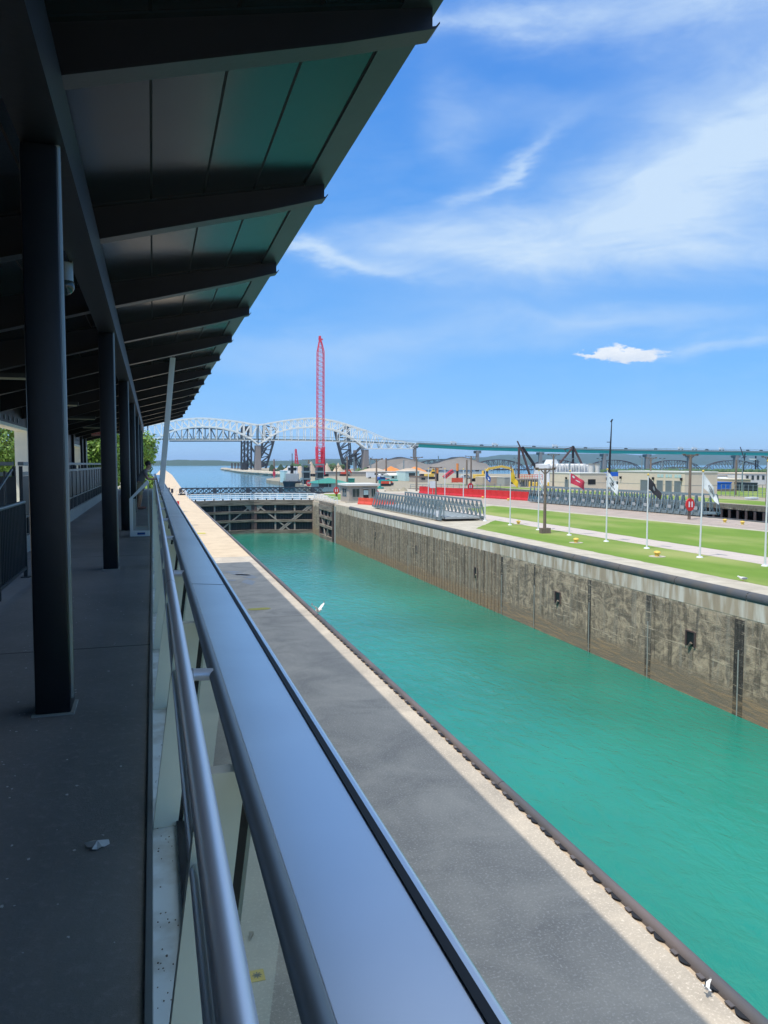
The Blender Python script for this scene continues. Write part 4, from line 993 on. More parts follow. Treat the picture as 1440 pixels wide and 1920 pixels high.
# slanted display stand
t = thing('display_stand', 'pale blue grey slanted information stand against the parapet', 'display stand', (-.52, 18.35, DZ))
fr_ = MB()
prof = [(0, 0), (0, .86), (.40, 1.26)]
W_ = .07
MB().box(0, W_, 0, .30, 0, .86).build('leg', 'postwhite', t, bevel=.006)
MB().prism([(0, 0, .861), (W_, 0, .861), (.44, 0, 1.22), (.40, 0, 1.29)], (0, .30, 0)).build('sloped_top', 'postwhite', t, bevel=.004)
MB().box(W_, .43, 0, .30, .0, .13).build('base', 'postwhite', t, bevel=.006)
MB().box(W_+.001, .13, .06, .24, .131, .85).build('inner_frame', 'galvdeck', t)
MB().box(.131, .42, .06, .24, .131, .22).build('inner_base', 'galvdeck', t)
MB().box(.16, .33, -.006, -.001, .04, .09).build('label_plate', 'flagblue', t)
MB().box(.395, .43, .02, .28, .131, 1.20).build('rear_leg', 'galvdeck', t)
# litter and droppings
c = PZ(183, 1588, DZ)
mb = MB(); rnd = random.Random(2); n_ = 12
ring = [(c.x+(.036+.012*math.sin(3*a)+rnd.uniform(-.006, .006))*math.cos(a)*1.2, c.y+(.05+rnd.uniform(-.012, .012))*math.sin(a)*.8, DZ+.006+rnd.uniform(0, .014)) for a in [i*2*math.pi/n_ for i in range(n_)]]
mb.add([(c.x, c.y, DZ+.03)]+ring, [(0, 1+i, 1+(i+1) % n_) for i in range(n_)])
tag(mb.build('crumpled_tissue', 'rag'), 'small crumpled white tissue lying on the dark deck', 'litter')
mb = MB(); rnd = random.Random(11)
for i in range(190):
    x = rnd.uniform(-1.3, -.12) if rnd.random() < .5 else rnd.uniform(-1.4, -.7); y = 2.6+rnd.random()**1.5*8; r_ = rnd.uniform(.002, .007)
    mb.prism([(x+r_*rnd.uniform(.7, 1.5)*math.cos(a), y+r_*rnd.uniform(.7, 2.2)*math.sin(a), DZ+.0015) for a in [k*math.pi/3 for k in range(6)]], (0, 0, .0012))
struct(mb.build('paint_flecks', 'rag'), 'stuff', 'scattered pale specks and gum spots on the dark deck')
mb = MB()
for i in range(60):
    x = rnd.uniform(-.02, .08); y = rnd.choice([3.66, 2.9, 2.6, 2.2])+rnd.uniform(-.12, .12) if rnd.random() < .6 else rnd.uniform(1.2, 5); r_ = rnd.uniform(.001, .004)
    mb.prism([(x+r_*rnd.uniform(.6, 1.5)*math.cos(a), y+r_*rnd.uniform(.7, 2)*math.sin(a), zs+.001) for a in [k*math.pi/3 for k in range(6)]], (0, 0, .001))
struct(mb.build('grime', 'bark'), 'stuff', 'dark specks of dirt on the pale sill')
# ------------------------------------------------------------------ people (skin-modifier bodies, converted to plain meshes)
def skinned(name, verts, edges, radii, mt, parent, root=0, sub=2):
    me = bpy.data.meshes.new(name); me.from_pydata([Vector(v) for v in verts], edges, []); o_ = bpy.data.objects.new(name, me); COL.objects.link(o_)
    mo = o_.modifiers.new('s', 'SKIN'); mo.use_smooth_shade = True
    for i, r_ in enumerate(radii):
        sv_ = me.skin_vertices[0].data[i]; sv_.radius = r_ if isinstance(r_, tuple) else (r_, r_); sv_.use_root = (i == root)
    s2 = o_.modifiers.new('b', 'SUBSURF'); s2.levels = sub; s2.render_levels = sub
    bpy.context.view_layer.update()
    nm = bpy.data.meshes.new_from_object(o_.evaluated_get(bpy.context.evaluated_depsgraph_get())); bpy.data.objects.remove(o_)
    nm.materials.clear(); nm.materials.append(M[mt])
    for p in nm.polygons: p.use_smooth = True
    o_ = bpy.data.objects.new(name, nm); COL.objects.link(o_); o_.parent = parent; return o_
# leaning visitor: local x = towards the rail, z up from the deck, y = along the deck
PYY = 29.4
t = thing('person', 'person in grey t-shirt and pale shorts leaning on the handrail', 'person', (-.40, PYY, DZ))
V = {'pelvis': (-.10, 0, .93), 'spine': (-.03, 0, 1.10), 'chest': (.10, 0, 1.30), 'neck': (.20, 0, 1.45), 'neck2': (.235, 0, 1.50), 'head': (.27, 0, 1.60), 'crown': (.255, 0, 1.70),
     'hl': (-.10, .10, .88), 'kl': (-.02, .12, .48), 'al': (-.08, .13, .09), 'tl': (.09, .13, .035),
     'hr': (-.10, -.10, .88), 'kr': (-.08, -.12, .48), 'ar': (-.14, -.12, .09), 'tr': (.03, -.14, .035),
     'sl': (.13, .19, 1.37), 'el': (.22, .22, 1.10), 'wl': (.44, .12, 1.10),
     'sr': (.13, -.19, 1.37), 'er': (.22, -.23, 1.10), 'wr': (.44, -.13, 1.10),
     'pl': (.50, .10, 1.10), 'pr': (.50, -.11, 1.10), 'nose': (.36, 0, 1.585), 'jaw': (.315, 0, 1.535)}
Rr = {'pelvis': .135, 'spine': .125, 'chest': .13, 'neck': .062, 'neck2': .055, 'head': .095, 'crown': .07, 'hl': .085, 'kl': .058, 'al': .038, 'tl': .035, 'hr': .085, 'kr': .058, 'ar': .038, 'tr': .035,
      'sl': .060, 'el': .043, 'wl': .030, 'sr': .060, 'er': .043, 'wr': .030, 'pl': .033, 'pr': .033, 'nose': .014, 'jaw': .045}
E_ = [('pelvis', 'spine'), ('spine', 'chest'), ('chest', 'neck'), ('neck', 'neck2'), ('neck2', 'head'), ('head', 'crown'), ('head', 'nose'), ('neck2', 'jaw'), ('pelvis', 'hl'), ('hl', 'kl'), ('kl', 'al'), ('al', 'tl'), ('pelvis', 'hr'), ('hr', 'kr'), ('kr', 'ar'), ('ar', 'tr'),
      ('chest', 'sl'), ('sl', 'el'), ('el', 'wl'), ('chest', 'sr'), ('sr', 'er'), ('er', 'wr'), ('wl', 'pl'), ('wr', 'pr')]
for sd, pn in ((1, 'pl'), (-1, 'pr')):       # fingers curled over the rail, thumb from the side of the palm
    px_, py_, pz_ = V[pn]
    for k in range(4):
        a_, b_2 = f'{pn}f{k}a', f'{pn}f{k}b'; yy = py_+(k-1.5)*.019; ln = (.035, .042, .040, .030)[k]
        V[a_] = (px_+ln, yy, pz_+.006); V[b_2] = (px_+ln+.022, yy, pz_-.024); Rr[a_] = .0095; Rr[b_2] = .008
        E_ += [(pn, a_), (a_, b_2)]
    V[pn+'t'] = (px_+.012, py_-sd*.045, pz_-.012); Rr[pn+'t'] = .010; E_ += [(pn, pn+'t')]
ks = list(V); ix = {k: i for i, k in enumerate(ks)}
skinned('body', [V[k] for k in ks], [(ix[a], ix[b]) for a, b in E_], [Rr[k] for k in ks], 'skin', t)
def sub_skin(name, keys, ed, rr, mt, extra={}):
    VV = {**{k: V[k] for k in keys if k in V}, **extra}; kk = list(VV); i2 = {k: i for i, k in enumerate(kk)}
    return skinned(name, [VV[k] for k in kk], [(i2[a], i2[b]) for a, b in ed], [rr[k] for k in kk], mt, t)
sub_skin('shirt', ['pelvis', 'spine', 'chest', 'sl', 'sr'], [('pelvis', 'spine'), ('spine', 'chest'), ('chest', 'nk'), ('chest', 'sl'), ('chest', 'sr'), ('sl', 'ml'), ('sr', 'mr')],
         {'pelvis': .165, 'spine': .160, 'chest': .160, 'nk': .075, 'sl': .085, 'sr': .085, 'ml': .075, 'mr': .075}, 'cloth_grey', {'nk': (.19, 0, 1.42), 'ml': (.18, .21, 1.20), 'mr': (.18, -.22, 1.20)})
sub_skin('shorts', ['pelvis', 'hl', 'hr'], [('pelvis', 'hl'), ('pelvis', 'hr'), ('hl', 'ml'), ('hr', 'mr'), ('ml', 'nl'), ('mr', 'nr')],
         {'pelvis': .155, 'hl': .115, 'hr': .115, 'ml': .10, 'mr': .10, 'nl': .088, 'nr': .088}, 'khaki', {'ml': (-.05, .115, .66), 'mr': (-.09, -.115, .66), 'nl': (-.03, .12, .48), 'nr': (-.08, -.12, .48)})
MB().ball((.235, 0, 1.665), .112, (1.0, .92, .85), 16, 10).build('hair', 'hair', t, True)
for nm_, a in (('ear', .1), ('ear', -.1)): MB().ball((.25, a, 1.60), .022, (.8, .5, 1.2), 8, 6).build(nm_, 'skin', t, True)
for a in (.035, -.035): MB().ball((.352, a, 1.615), .011).build('eye', 'black', t, True)
for a, b in ((.03, .13), (-.03, -.13)): MB().ball((a, b, .05), .055, (2.3, .9, .9), 12, 8).build('shoe', 'shoe', t, True)
# walking person far away on the pier
t = thing('person', 'tiny distant person in dark clothes standing on the sunlit pier', 'person', (3.6, 186, 0))
V2 = {'p': (0, 0, .95), 'c': (0, 0, 1.35), 'n': (0, 0, 1.52), 'h': (0, 0, 1.68), 'l1': (.09, 0, .5), 'l2': (.12, -.05, .05), 'r1': (-.09, 0, .5), 'r2': (-.1, .1, .05), 's1': (.2, 0, 1.42), 'e1': (.25, 0, 1.12), 'w1': (.22, -.12, .9), 's2': (-.2, 0, 1.42), 'e2': (-.25, 0, 1.12), 'w2': (-.22, -.1, .9)}
kk = list(V2); i2 = {k: i for i, k in enumerate(kk)}
skinned('body', [V2[k] for k in kk], [(i2[a], i2[b]) for a, b in [('p', 'c'), ('c', 'n'), ('n', 'h'), ('p', 'l1'), ('l1', 'l2'), ('p', 'r1'), ('r1', 'r2'), ('c', 's1'), ('s1', 'e1'), ('e1', 'w1'), ('c', 's2'), ('s2', 'e2'), ('e2', 'w2')]],
        [.15, .16, .06, .11, .08, .05, .08, .05, .07, .05, .04, .07, .05, .04], 'flagblack', t, sub=1)
# ------------------------------------------------------------------ gulls
def gull(loc, rz, flying, label, tilt=0):
    t = thing('seagull', label, 'seagull', loc, None, rz)
    skinned('body', [(0, 0, .12), (.10, 0, .14), (.17, 0, .19), (.21, 0, .215), (-.12, 0, .12), (-.20, 0, .115), (.26, 0, .205)], [(0, 1), (1, 2), (2, 3), (3, 6), (0, 4), (4, 5)], [.075, .06, .038, .038, .05, .02, .008], 'gull', t)
    if flying:
        for s_ in (1, -1):
            pr = [(.08, 0), (.12, .22), (.02, .48), (-.06, .50), (-.06, .24), (-.09, 0)]
            mb = MB(); mb.prism([(x, s_*(yy*.7+.03), .15+yy*.75-(.1 if yy > .4 else 0)) for x, yy in pr], (0, 0, .012)); wg = mb.build('wing', 'gull', t)
            mb = MB(); mb.prism([(.035, s_*.36, .50), (-.05, s_*.37, .52), (-.06, s_*.385, .435), (.02, s_*.37, .425)], (0, 0, .016)); mb.build('wing_tip', 'gullgrey', wg)
    else:
        for s_ in (1, -1): MB().ball((-.05, s_*.05, .135), .055, (2.6, .5, .9), 12, 6).build('wing', 'gullgrey', t, True)
    for s_ in (.03, -.03): MB().bar((0, s_, 0), (0, s_, .08), .01).build('leg', 'flagorange', t)
    return t
p = PZ(597, 1148, .2)
gull((p.x, p.y, .15), R(-60), True, 'white seagull raising its wings on the fender pipe of the near wall')
p = PZ(1393, 1090); gull((p.x, p.y, .02), R(150), False, 'white seagull standing at the edge of the front lawn').scale = (1.3, 1.3, 1.3)
p = PZ(1326, 1856, .1); g_ = gull((p.x, p.y, .08), R(120), True, 'pale seagull wing tips poking over the fender pipe at the bottom of the picture'); g_.scale = (.28, .28, .28)
# ------------------------------------------------------------------ trees
def leaf_cloud(name, blobs, n, size, mt, parent, seed=1):
    rnd = random.Random(seed); mb = MB(); tot = sum(b[3]**2 for b in blobs)
    for (x, y, z, r_) in blobs:
        for i in range(int(n*r_*r_/tot)):
            d = Vector((rnd.gauss(0, 1), rnd.gauss(0, 1), rnd.gauss(0, 1))).normalized()*r_*(rnd.uniform(.55, 1.05))*(1+.25*mn.noise(Vector((x+i*.01, y, z))))
            c = Vector((x, y, z))+d*Vector((1, 1, .85)).length/1.65
            nrm = (d.normalized()+Vector((rnd.uniform(-.7, .7), rnd.uniform(-.7, .7), rnd.uniform(-.2, .9)))).normalized()
            a = nrm.orthogonal().normalized(); a.rotate(Matrix.Rotation(rnd.uniform(0, 6.28), 3, nrm)); b = nrm.cross(a); s_ = size*rnd.uniform(.6, 1.3)
            mb.add([c-a*s_, c-b*s_*.55, c+a*s_*1.1, c+b*s_*.55], [(0, 1, 2, 3)])
    return mb.build(name, mt, parent)
def tree(x, y, z0, h, r_, label, seed, n=7000, size=.16, mt='leaf'):
    rnd = random.Random(seed); t = thing('leafy_tree', label, 'tree', (x, y, z0), 'trees around the viewing platform')
    mb = MB(); mb.tube((0, 0, 0), (.1, .1, h*.55), .22, 10, .13)
    blobs = [(0, 0, h*.72, r_*.75)]
    for k in range(13):
        a = rnd.uniform(0, 6.28); rr = rnd.uniform(.35, .85)*r_; zz = h*rnd.uniform(.35, .92); e = (rr*math.cos(a), rr*math.sin(a), zz)
        mb.tube((.05, .05, h*rnd.uniform(.25, .5)), e, .07, 6, .02); blobs.append((*e, r_*rnd.uniform(.28, .5)))
    mb.build('trunk', 'bark', t); leaf_cloud('crown', blobs, n, size, mt, t, seed)
    return t
tree(-11.5, 43.0, 0, 11.5, 4.6, 'leafy green tree seen through the first opening of the back wall, nearer one', 3, 13000, .13)
tree(-9.6, 60.0, 0, 11.5, 4.2, 'leafy green tree seen through the first opening of the back wall, farther one', 4, 11000, .13)
tree(-9.5, 78, 0, 12, 4.4, 'green tree glimpsed through a narrow far opening of the back wall', 5, 5000, .18)
tree(-4.2, 66.0, 0, 10.0, 3.0, 'green tree glimpsed between the dark columns past the end of the roof', 6, 7000, .15)
tree(-4.6, 88.0, 0, 14.0, 4.3, 'pale green tree beyond the far end of the platform behind the leaning person', 8, 6000, .22)
tree(-3.2, 115.0, 0, 11.5, 4.0, 'farther green tree low beside the leaning white post', 9, 4000, .28)
# rails and clutter on the far part of the pier
t = thing('pier_railing', 'pale tube railing along the far part of the sunlit pier by the gate', 'railing', (0, 0, 0))
mb = MB()
for i in range(16):
    y = 150+i*3.2; x = 6.6+i*.05
    if y > 166: mb.tube((x, y, 0), (x, y, 1.1), .05, 6)
for zz in (.4, .75, 1.1): mb.tube((6.8, 166, zz), (7.3, 198, zz), .05, 6)
mb.build('rail', 'white', t)
for i, (px, py) in enumerate([(338, 928), (334, 921), (344, 934)]):
    p = PZ(px, py); a = thing('hoop_barrier', ['white hoop barrier on the pier, middle one of three', 'white hoop barrier on the pier, farthest of three', 'white hoop barrier on the pier, nearest of three'][i], 'barrier', p, 'white hoop barriers on the pier')
    mb = MB(); pts = [(-.9, 0, 0), (-.9, 0, .8), (-.6, 0, 1.1), (.6, 0, 1.1), (.9, 0, .8), (.9, 0, 0)]; mb.path(pts, .08); mb.build('hoop', 'white', a)
p = PZ(332, 949); t = thing('salvage_box', 'small bright red box standing on the pier before the gate', 'box', p)
MB().box(-.35, .35, -.25, .25, 0, .75).build('body', 'red', t, bevel=.03); MB().box(-.38, .38, -.28, .28, .751, .83).build('lid', 'red', t)
p = PZ(323, 932); t = thing('sign_post', 'dark narrow sign post on the pier near the gate', 'sign', p)
MB().box(-.05, .05, -.05, .05, 0, 1.8).build('post', 'black', t); MB().box(-.25, .25, -.03, -.051, .9, 1.8).build('panel', 'flagblack', t)
# ================================================================== INTERNATIONAL BRIDGE (arches along X, far upriver)
BY = 890.0
def lerp_list(L_, x):
    for (a, ya), (b, yb_) in zip(L_, L_[1:]):
        if a <= x <= b:
            u = (x-a)/(b-a); return ya+(yb_-ya)*u
    return L_[0][1] if x < L_[0][0] else L_[-1][1]
def smooth_list(L_, x):
    """Catmull-Rom through the points"""
    for i in range(len(L_)-1):
        if L_[i][0] <= x <= L_[i+1][0]:
            p0 = L_[max(0, i-1)]; p1 = L_[i]; p2 = L_[i+1]; p3 = L_[min(len(L_)-1, i+2)]; u = (x-p1[0])/(p2[0]-p1[0])
            return .5*((2*p1[1])+(-p0[1]+p2[1])*u+(2*p0[1]-5*p1[1]+4*p2[1]-p3[1])*u*u+(-p0[1]+3*p1[1]-3*p2[1]+p3[1])*u**3)
    return lerp_list(L_, x)
deck = [(150, 822), (483, 822.5), (600, 824), (700, 828), (785, 832), (900, 838), (1140, 844), (1440, 848), (1600, 851)]
top = [(180, 790), (277, 797), (300, 793), (330, 788), (375, 784), (430, 788), (460, 792.5), (484, 796.5), (510, 792.5), (545, 787), (590, 784), (627, 789), (655, 797), (687, 807)]
bot = [(180, 822), (240, 800), (262, 822), (277, 833), (296, 821), (320, 809), (350, 802), (380, 799.5), (420, 803), (452, 812), (470, 822), (484, 833), (503, 822), (520, 811), (550, 803), (585, 800.5), (610, 802), (635, 808), (655, 817), (672, 829), (687, 841)]
t = thing('road_bridge', 'long white double-arch truss bridge with green girder approach spans high over the water', 'bridge', (0, BY, 0))
def W3(x, y, dy=0.0):
    p = PY(x, y, BY); return (p.x, dy, p.z)
def arch_span(xs):
    for dy in (0, 11):
        mb = MB(); P1 = [W3(x, smooth_list(top, x), dy) for x in xs]; P2 = [W3(x, smooth_list(bot, x), dy) for x in xs]
        mb.path(P1, 1.5); mb.path(P2, 1.5); mid = len(xs)//2
        for i, x in enumerate(xs):
            dk = lerp_list(deck, x); mb.bar(P1[i], P2[i], 1.0)
            if smooth_list(bot, x) < dk-1: mb.bar(P2[i], W3(x, dk+2, dy), .75)
            if i < len(xs)-1:
                if i < mid: mb.bar(P1[i], P2[i+1], .8)
                else: mb.bar(P2[i], P1[i+1], .8)
        mb.build('arch_truss', 'brbridge', t)
    mb = MB()
    for i, x in enumerate(xs):
        a = W3(x, smooth_list(top, x), 0); b = W3(x, smooth_list(top, x), 11); mb.bar(a, b, .5)
        if i < len(xs)-1: mb.bar(a, W3(xs[i+1], smooth_list(top, xs[i+1]), 11), .35)
    mb.build('sway_bracing', 'brbridge', t)
n_ = 16
arch_span([277+(484-277)*i/n_ for i in range(n_+1)])
arch_span([484+(687-484)*i/n_ for i in range(n_+1)])
arch_span([190+(277-190)*i/6 for i in range(7)])
# tapering deck truss after the second arch
xs = [687+(780-687)*i/10 for i in range(11)]
tp = [(687, 807), (712, 817), (735, 824), (757, 827.5), (780, 831)]
for dy in (0, 11):
    mb = MB(); A = [W3(x, smooth_list(tp, x), dy) for x in xs]; B = [W3(x, 841, dy) for x in xs]
    mb.path(A, .7); mb.path(B, 1.0)
    for i in range(11):
        if i % 2 == 1 or i in (0,): mb.bar(B[i], (B[i][0], dy, min(A[i][2], B[i][2]+11)), .4)
    for i in range(0, 10): mb.bar(A[i] if i % 2 == 0 else B[i], B[i+1] if i % 2 == 0 else A[i+1], .75)
    mb.build('deck_truss', 'brbridge', t)
def deck_strip(x0, x1, step, ytop, ybot, d0, d1, name, mt):
    mb = MB(); x = x0
    while x < x1-.1:
        q = min(x1, x+step); pts = [W3(x, lerp_list(deck, x)+ytop, d0), W3(q, lerp_list(deck, q)+ytop, d0), W3(q, lerp_list(deck, q)+ybot, d0), W3(x, lerp_list(deck, x)+ybot, d0)]
        mb.prism(pts, (0, d1-d0, 0)); x = q
    return mb.build(name, mt, t)
deck_strip(180, 785, 25, -.2, 3.0, .8, 10.2, 'deck', 'brdeck')
deck_strip(785, 1600, 25, -2.4, .4, -.6, 12, 'deck', 'brdeck')
deck_strip(785, 1600, 25, .6, 6.0, .5, 1.5, 'green_girder', 'girder'); deck_strip(785, 1600, 25, .6, 6.0, 9.5, 10.5, 'green_girder', 'girder')
deck_strip(180, 1600, 25, -4.6, -4.0, -.8, -.6, 'parapet_rail', 'brdeck')
deck_strip(180, 785, 25, 2.6, 3.6, -.2, .2, 'bottom_chord', 'brbridge')
for px, w_, zt_ in [(277, 9, 833), (484, 9.5, 833), (687, 9, 841), (780, 9, 832), (898.5, 9, 842), (1017, 9, 845), (1137, 9, 848), (1218, 9, 849), (1298, 9, 850), (1385, 9, 851), (1475, 9, 852)]:
    a = W3(px-w_/2, zt_+2); b = W3(px+w_/2, zt_+2); hh = a[2]
    mb = MB(); m_ = (a[0]+b[0])/2; hw = (b[0]-a[0])/2
    if px in (484, 277, 687):
        mb.prism([(m_-hw*1.25, 0, -3), (m_+hw*1.25, 0, -3), (m_+hw*.95, 0, hh), (m_-hw*.95, 0, hh)], (0, 12, 0))
    else:
        mb.box(m_-hw, m_-hw*.05, -.5, 3, -3, hh-.5).box(m_+hw*.15, m_+hw*1.1, 8, 12, -3, hh-.5).box(m_-hw*.9, m_+hw, 1, 11, hh-4, hh-.6)
    mb.build('pier', 'brpier', t)
# vehicles on the bridge
random.seed(4); base = None
for px, kind, lb in [(852, 1, 'white box truck crossing the green approach span just right of the truss'), (905, 0, 'small car on the green span above the second pier'), (930, 1, 'white van on the green span left of the black derrick'), (1003, 0, 'small dark car on the green span right of the derrick tip'), (1043, 1, 'pale truck on the green span between the two derricks'), (1100, 0, 'small dark car on the green span left of the black mast'),
                     (1176, 0, 'small dark car on the green span right of the black mast'), (1232, 0, 'small dark car on the green span above the tan building'), (1279, 1, 'white truck on the green span left of the tall wooden pole'), (1305, 1, 'white truck on the green span just right of the tall wooden pole'), (1328, 0, 'small dark car on the green span above the white flag'), (1356, 1, 'white van on the green span above the fenced yard'), (1405, 0, 'small dark car on the green span near the right edge'), (1430, 0, 'last small dark car on the green span at the right edge')]:
    p = PY(px, lerp_list(deck, px)-2.4, BY); v = thing('truck' if kind else 'car', lb, 'truck' if kind else 'car', (p.x, BY+2, p.z), 'traffic on the bridge')
    if kind:
        MB().box(-3.5, 2.0, 0, 2.4, .9, 4.0).build('cargo_box', 'white', v); MB().box(2.1, 4.0, .05, 2.35, .7, 3.0).build('cab', 'white', v)
        for x in (-2.5, 2.9): MB().tube((x, -.03, .5), (x, 2.43, .5), .5, 10).build('wheel', 'black', v)
    else:
        MB().prism([(-2.2, 0, .4), (2.2, 0, .4), (2.2, 0, 1.0), (1.3, 0, 1.15), (.7, 0, 1.8), (-1.2, 0, 1.85), (-2.0, 0, 1.2)], (0, 1.8, 0)).build('body', 'darksteel', v)
        for x in (-1.4, 1.4): MB().tube((x, -.03, .36), (x, 1.83, .36), .36, 10).build('wheel', 'black', v)
# ================================================================== RAIL BRIDGE over the rapids
RY = 1010.0
t = thing('rail_bridge', 'dark multi-span camelback rail truss bridge crossing the river in the distance', 'bridge', (0, RY, 0))
def RW(x, y, dy=0.): p = PY(x, y, RY); return (p.x, dy, p.z)
yb_ = lambda x: 879.5+(x-772)*.0022*1.4
for (a, b) in [(772, 880), (884, 988), (990, 1096), (1100, 1204), (1212, 1317), (1320, 1432), (1436, 1545)]:
    n_ = 10; xs = [a+(b-a)*i/n_ for i in range(n_+1)]
    prof = [0, 9.5, 13.5, 16.2, 17.6, 18, 17.6, 16.2, 13.5, 9.5, 0]
    for dy in (0, 6):
        mb = MB(); A = [RW(x, yb_(x)-h_, dy) for x, h_ in zip(xs, prof)]; B = [RW(x, yb_(x), dy) for x in xs]
        mb.path(A, .85); mb.path(B, 1.1)
        for i in range(1, n_): mb.bar(A[i], B[i], .5)
        for i in range(1, n_-1): mb.bar(A[i] if i < n_/2 else B[i], B[i+1] if i < n_/2 else A[i+1], .5)
        mb.build('truss', 'rust', t)
    pr = RW(b+2, yb_(b)+.5); MB().box(pr[0]-2, pr[0]+2, -1, 8, -4, pr[2]).build('pier', 'brpier', t)
mb = MB(); a = RW(760, yb_(760)+1.2); b = RW(1560, yb_(1560)+1.2); mb.bar((a[0], 3, a[2]), (b[0], 3, b[2]), 5.5, 1.0); mb.build('track_deck', 'rust', t)
# ================================================================== RAIL LIFT BRIDGE beside the canal
LY = 925.0
def LW(x, y, dy=0.): p = PY(x, y, LY); return (p.x, dy, p.z)
t = thing('lift_bridge', 'dark steel railway lift span and its lattice tower seen through the white arches', 'bridge', (0, LY, 0))
for dy in (0, 7):
    mb = MB(); n_ = 12; xs = [318+(452-318)*i/n_ for i in range(n_+1)]
    tpf = lambda x: 803+((x-375)/75)**2*7
    A = [LW(x, tpf(x), dy) for x in xs]; B = [LW(x, 826.5, dy) for x in xs]; mb.path(A, 1.0); mb.path(B, 1.6)
    for i in range(n_+1):
        mb.bar(A[i], B[i], .6)
        if i < n_: mb.bar(A[i] if i % 2 else B[i], B[i+1] if i % 2 else A[i+1], .6)
    mb.build('lift_span', 'darksteel', t)
for dy in (0, 9):
    mb = MB()
    for (x0, x1) in ((454, 459), (466, 472)):
        mb.bar(LW(x0, 798, dy), LW(x0-1, 880, dy), 1.0); mb.bar(LW(x1, 798, dy), LW(x1, 880, dy), 1.0)
        for i in range(12): mb.bar(LW(x0 if i % 2 else x1, 800+i*6.6, dy), LW(x1 if i % 2 else x0, 806.6+i*6.6, dy), .55)
    for i in range(6): mb.bar(LW(459, 812+i*12, dy), LW(466, 824+i*12, dy), .5); mb.bar(LW(466, 812+i*12, dy), LW(459, 824+i*12, dy), .5)
    mb.bar(LW(472, 838, dy), LW(478, 848, dy), 1.0); mb.bar(LW(464, 855, dy), LW(480, 880, dy), 1.1); mb.bar(LW(480, 845, dy), LW(478, 880, dy), 1.1)
    mb.build('tower', 'darksteel', t)
a = LW(456, 799); b = LW(470, 810); MB().box(a[0], b[0], .5, 8.5, b[2], a[2]).build('counterweight', 'darksteel', t)
a = LW(452, 868); b = LW(463, 880); MB().box(a[0], b[0], -1, 10, b[2]-2, a[2]).build('machinery_house', 'darksteel', t)
def bascule(label, chordL, chordR, extra, name='raised_bridge_leaf'):
    t = thing(name, label, 'bridge', (0, LY, 0))
    for dy in (0, 8):
        mb = MB(); mb.path([LW(x, y, dy) for x, y in chordL], 1.6); mb.path([LW(x, y, dy) for x, y in chordR], 1.4)
        n_ = 7
        def at_(c, u):
            k = u*(len(c)-1); i = min(int(k), len(c)-2); f_ = k-i; return (c[i][0]*(1-f_)+c[i+1][0]*f_, c[i][1]*(1-f_)+c[i+1][1]*f_)
        for i in range(n_):
            a = at_(chordL, i/n_); b = at_(chordR, (i+1)/n_); c_ = at_(chordR, i/n_)
            mb.bar(LW(*a, dy), LW(*c_, dy), .8)
            if i % 2: mb.bar(LW(*a, dy), LW(*b, dy), .9)
            else: mb.bar(LW(*c_, dy), LW(*at_(chordL, (i+1)/n_), dy), .9)
        mb.build('truss', 'darksteel', t)
    mb = MB()
    for (x0, y0, x1, y1, w_) in extra:
        for dy in (0, 8): mb.bar(LW(x0, y0, dy), LW(x1, y1, dy), w_)
    for u in (0, .5, 1): 
        i = int(u*(len(chordL)-1)); mb.bar(LW(*chordL[i], 0), LW(*chordL[i], 8), .8)
    mb.build('bracing', 'darksteel', t)
    return t
bascule('dark raised bascule bridge leaf leaning left behind the centre bridge pier', [(496, 797), (492, 835), (487, 868), (486, 878)], [(520, 803), (512, 835), (504, 862), (499, 878)],
        [(489, 858, 500, 840, 1.2), (489, 866, 503, 872, 1.2), (487, 870, 496, 874, 3), (494, 798, 508, 812, 1.4), (505, 826, 490, 844, 1.2)])
t2 = bascule('dark raised bascule bridge leaf leaning right under the right arch', [(630, 808), (636, 835), (643, 862), (648, 880)], [(653, 798), (656, 825), (658, 850), (659, 872)],
        [(659, 858, 679, 837, 1.5), (679, 837, 683, 852, 1.2), (683, 852, 675, 878, 1.4), (659, 858, 676, 850, 1), (662, 866, 683, 852, 1), (676, 876, 664, 850, 1), (648, 874, 662, 860, 1.5), (645, 866, 657, 876, 1.2)])
a = LW(665, 844); b = LW(670, 880); MB().box(a[0], b[0], 1, 7, -2, a[2]).build('counterweight_tower', 'brpier', t2)
a = LW(646, 866); b = LW(656, 880); MB().box(a[0], b[0], 0, 8, -2, a[2]-4).build('machinery_house', 'darksteel', t2)
# ================================================================== CRANES
def lattice(mb, A, B, wa, wb, n_, ch, br):
    """four-chord square lattice between A and B (wa, wb = side at the ends)"""
    A = Vector(A); B = Vector(B); d = (B-A).normalized(); u = d.cross(Vector((0, 1, 0))).normalized(); v = d.cross(u).normalized()
    cn = lambda t_, i: A.lerp(B, t_)+(u*(1 if i in (0, 1) else -1)+v*(1 if i in (0, 3) else -1))*(wa+(wb-wa)*t_)/2
    for i in range(4): mb.bar(cn(0, i), cn(1, i), ch)
    for k in range(n_):
        for i in range(4):
            j = (i+1) % 4; a, b = (i, j) if k % 2 else (j, i); mb.bar(cn(k/n_, a), cn((k+1)/n_, b), br)
    return mb
cb = PZ(600, 893.5); CYY = cb.y
def CW(x, y, dy=0.): p = PY(x, y, CYY); return (p.x-cb.x, dy, p.z)
t = thing('lattice_crane', 'tall bright red lattice boom crane standing upright among the construction sites', 'crane', (cb.x, cb.y, 0))
wd = CW(606, 700)[0]-CW(594, 700)[0]
m_ = MB(); lattice(m_, CW(600.5, 838), CW(601, 660), wd, wd*.95, 40, .34, .15); lattice(m_, CW(601, 660), CW(600.5, 640), wd*.95, wd*.35, 5, .34, .18)
m_.build('main_boom', 'crane', t)
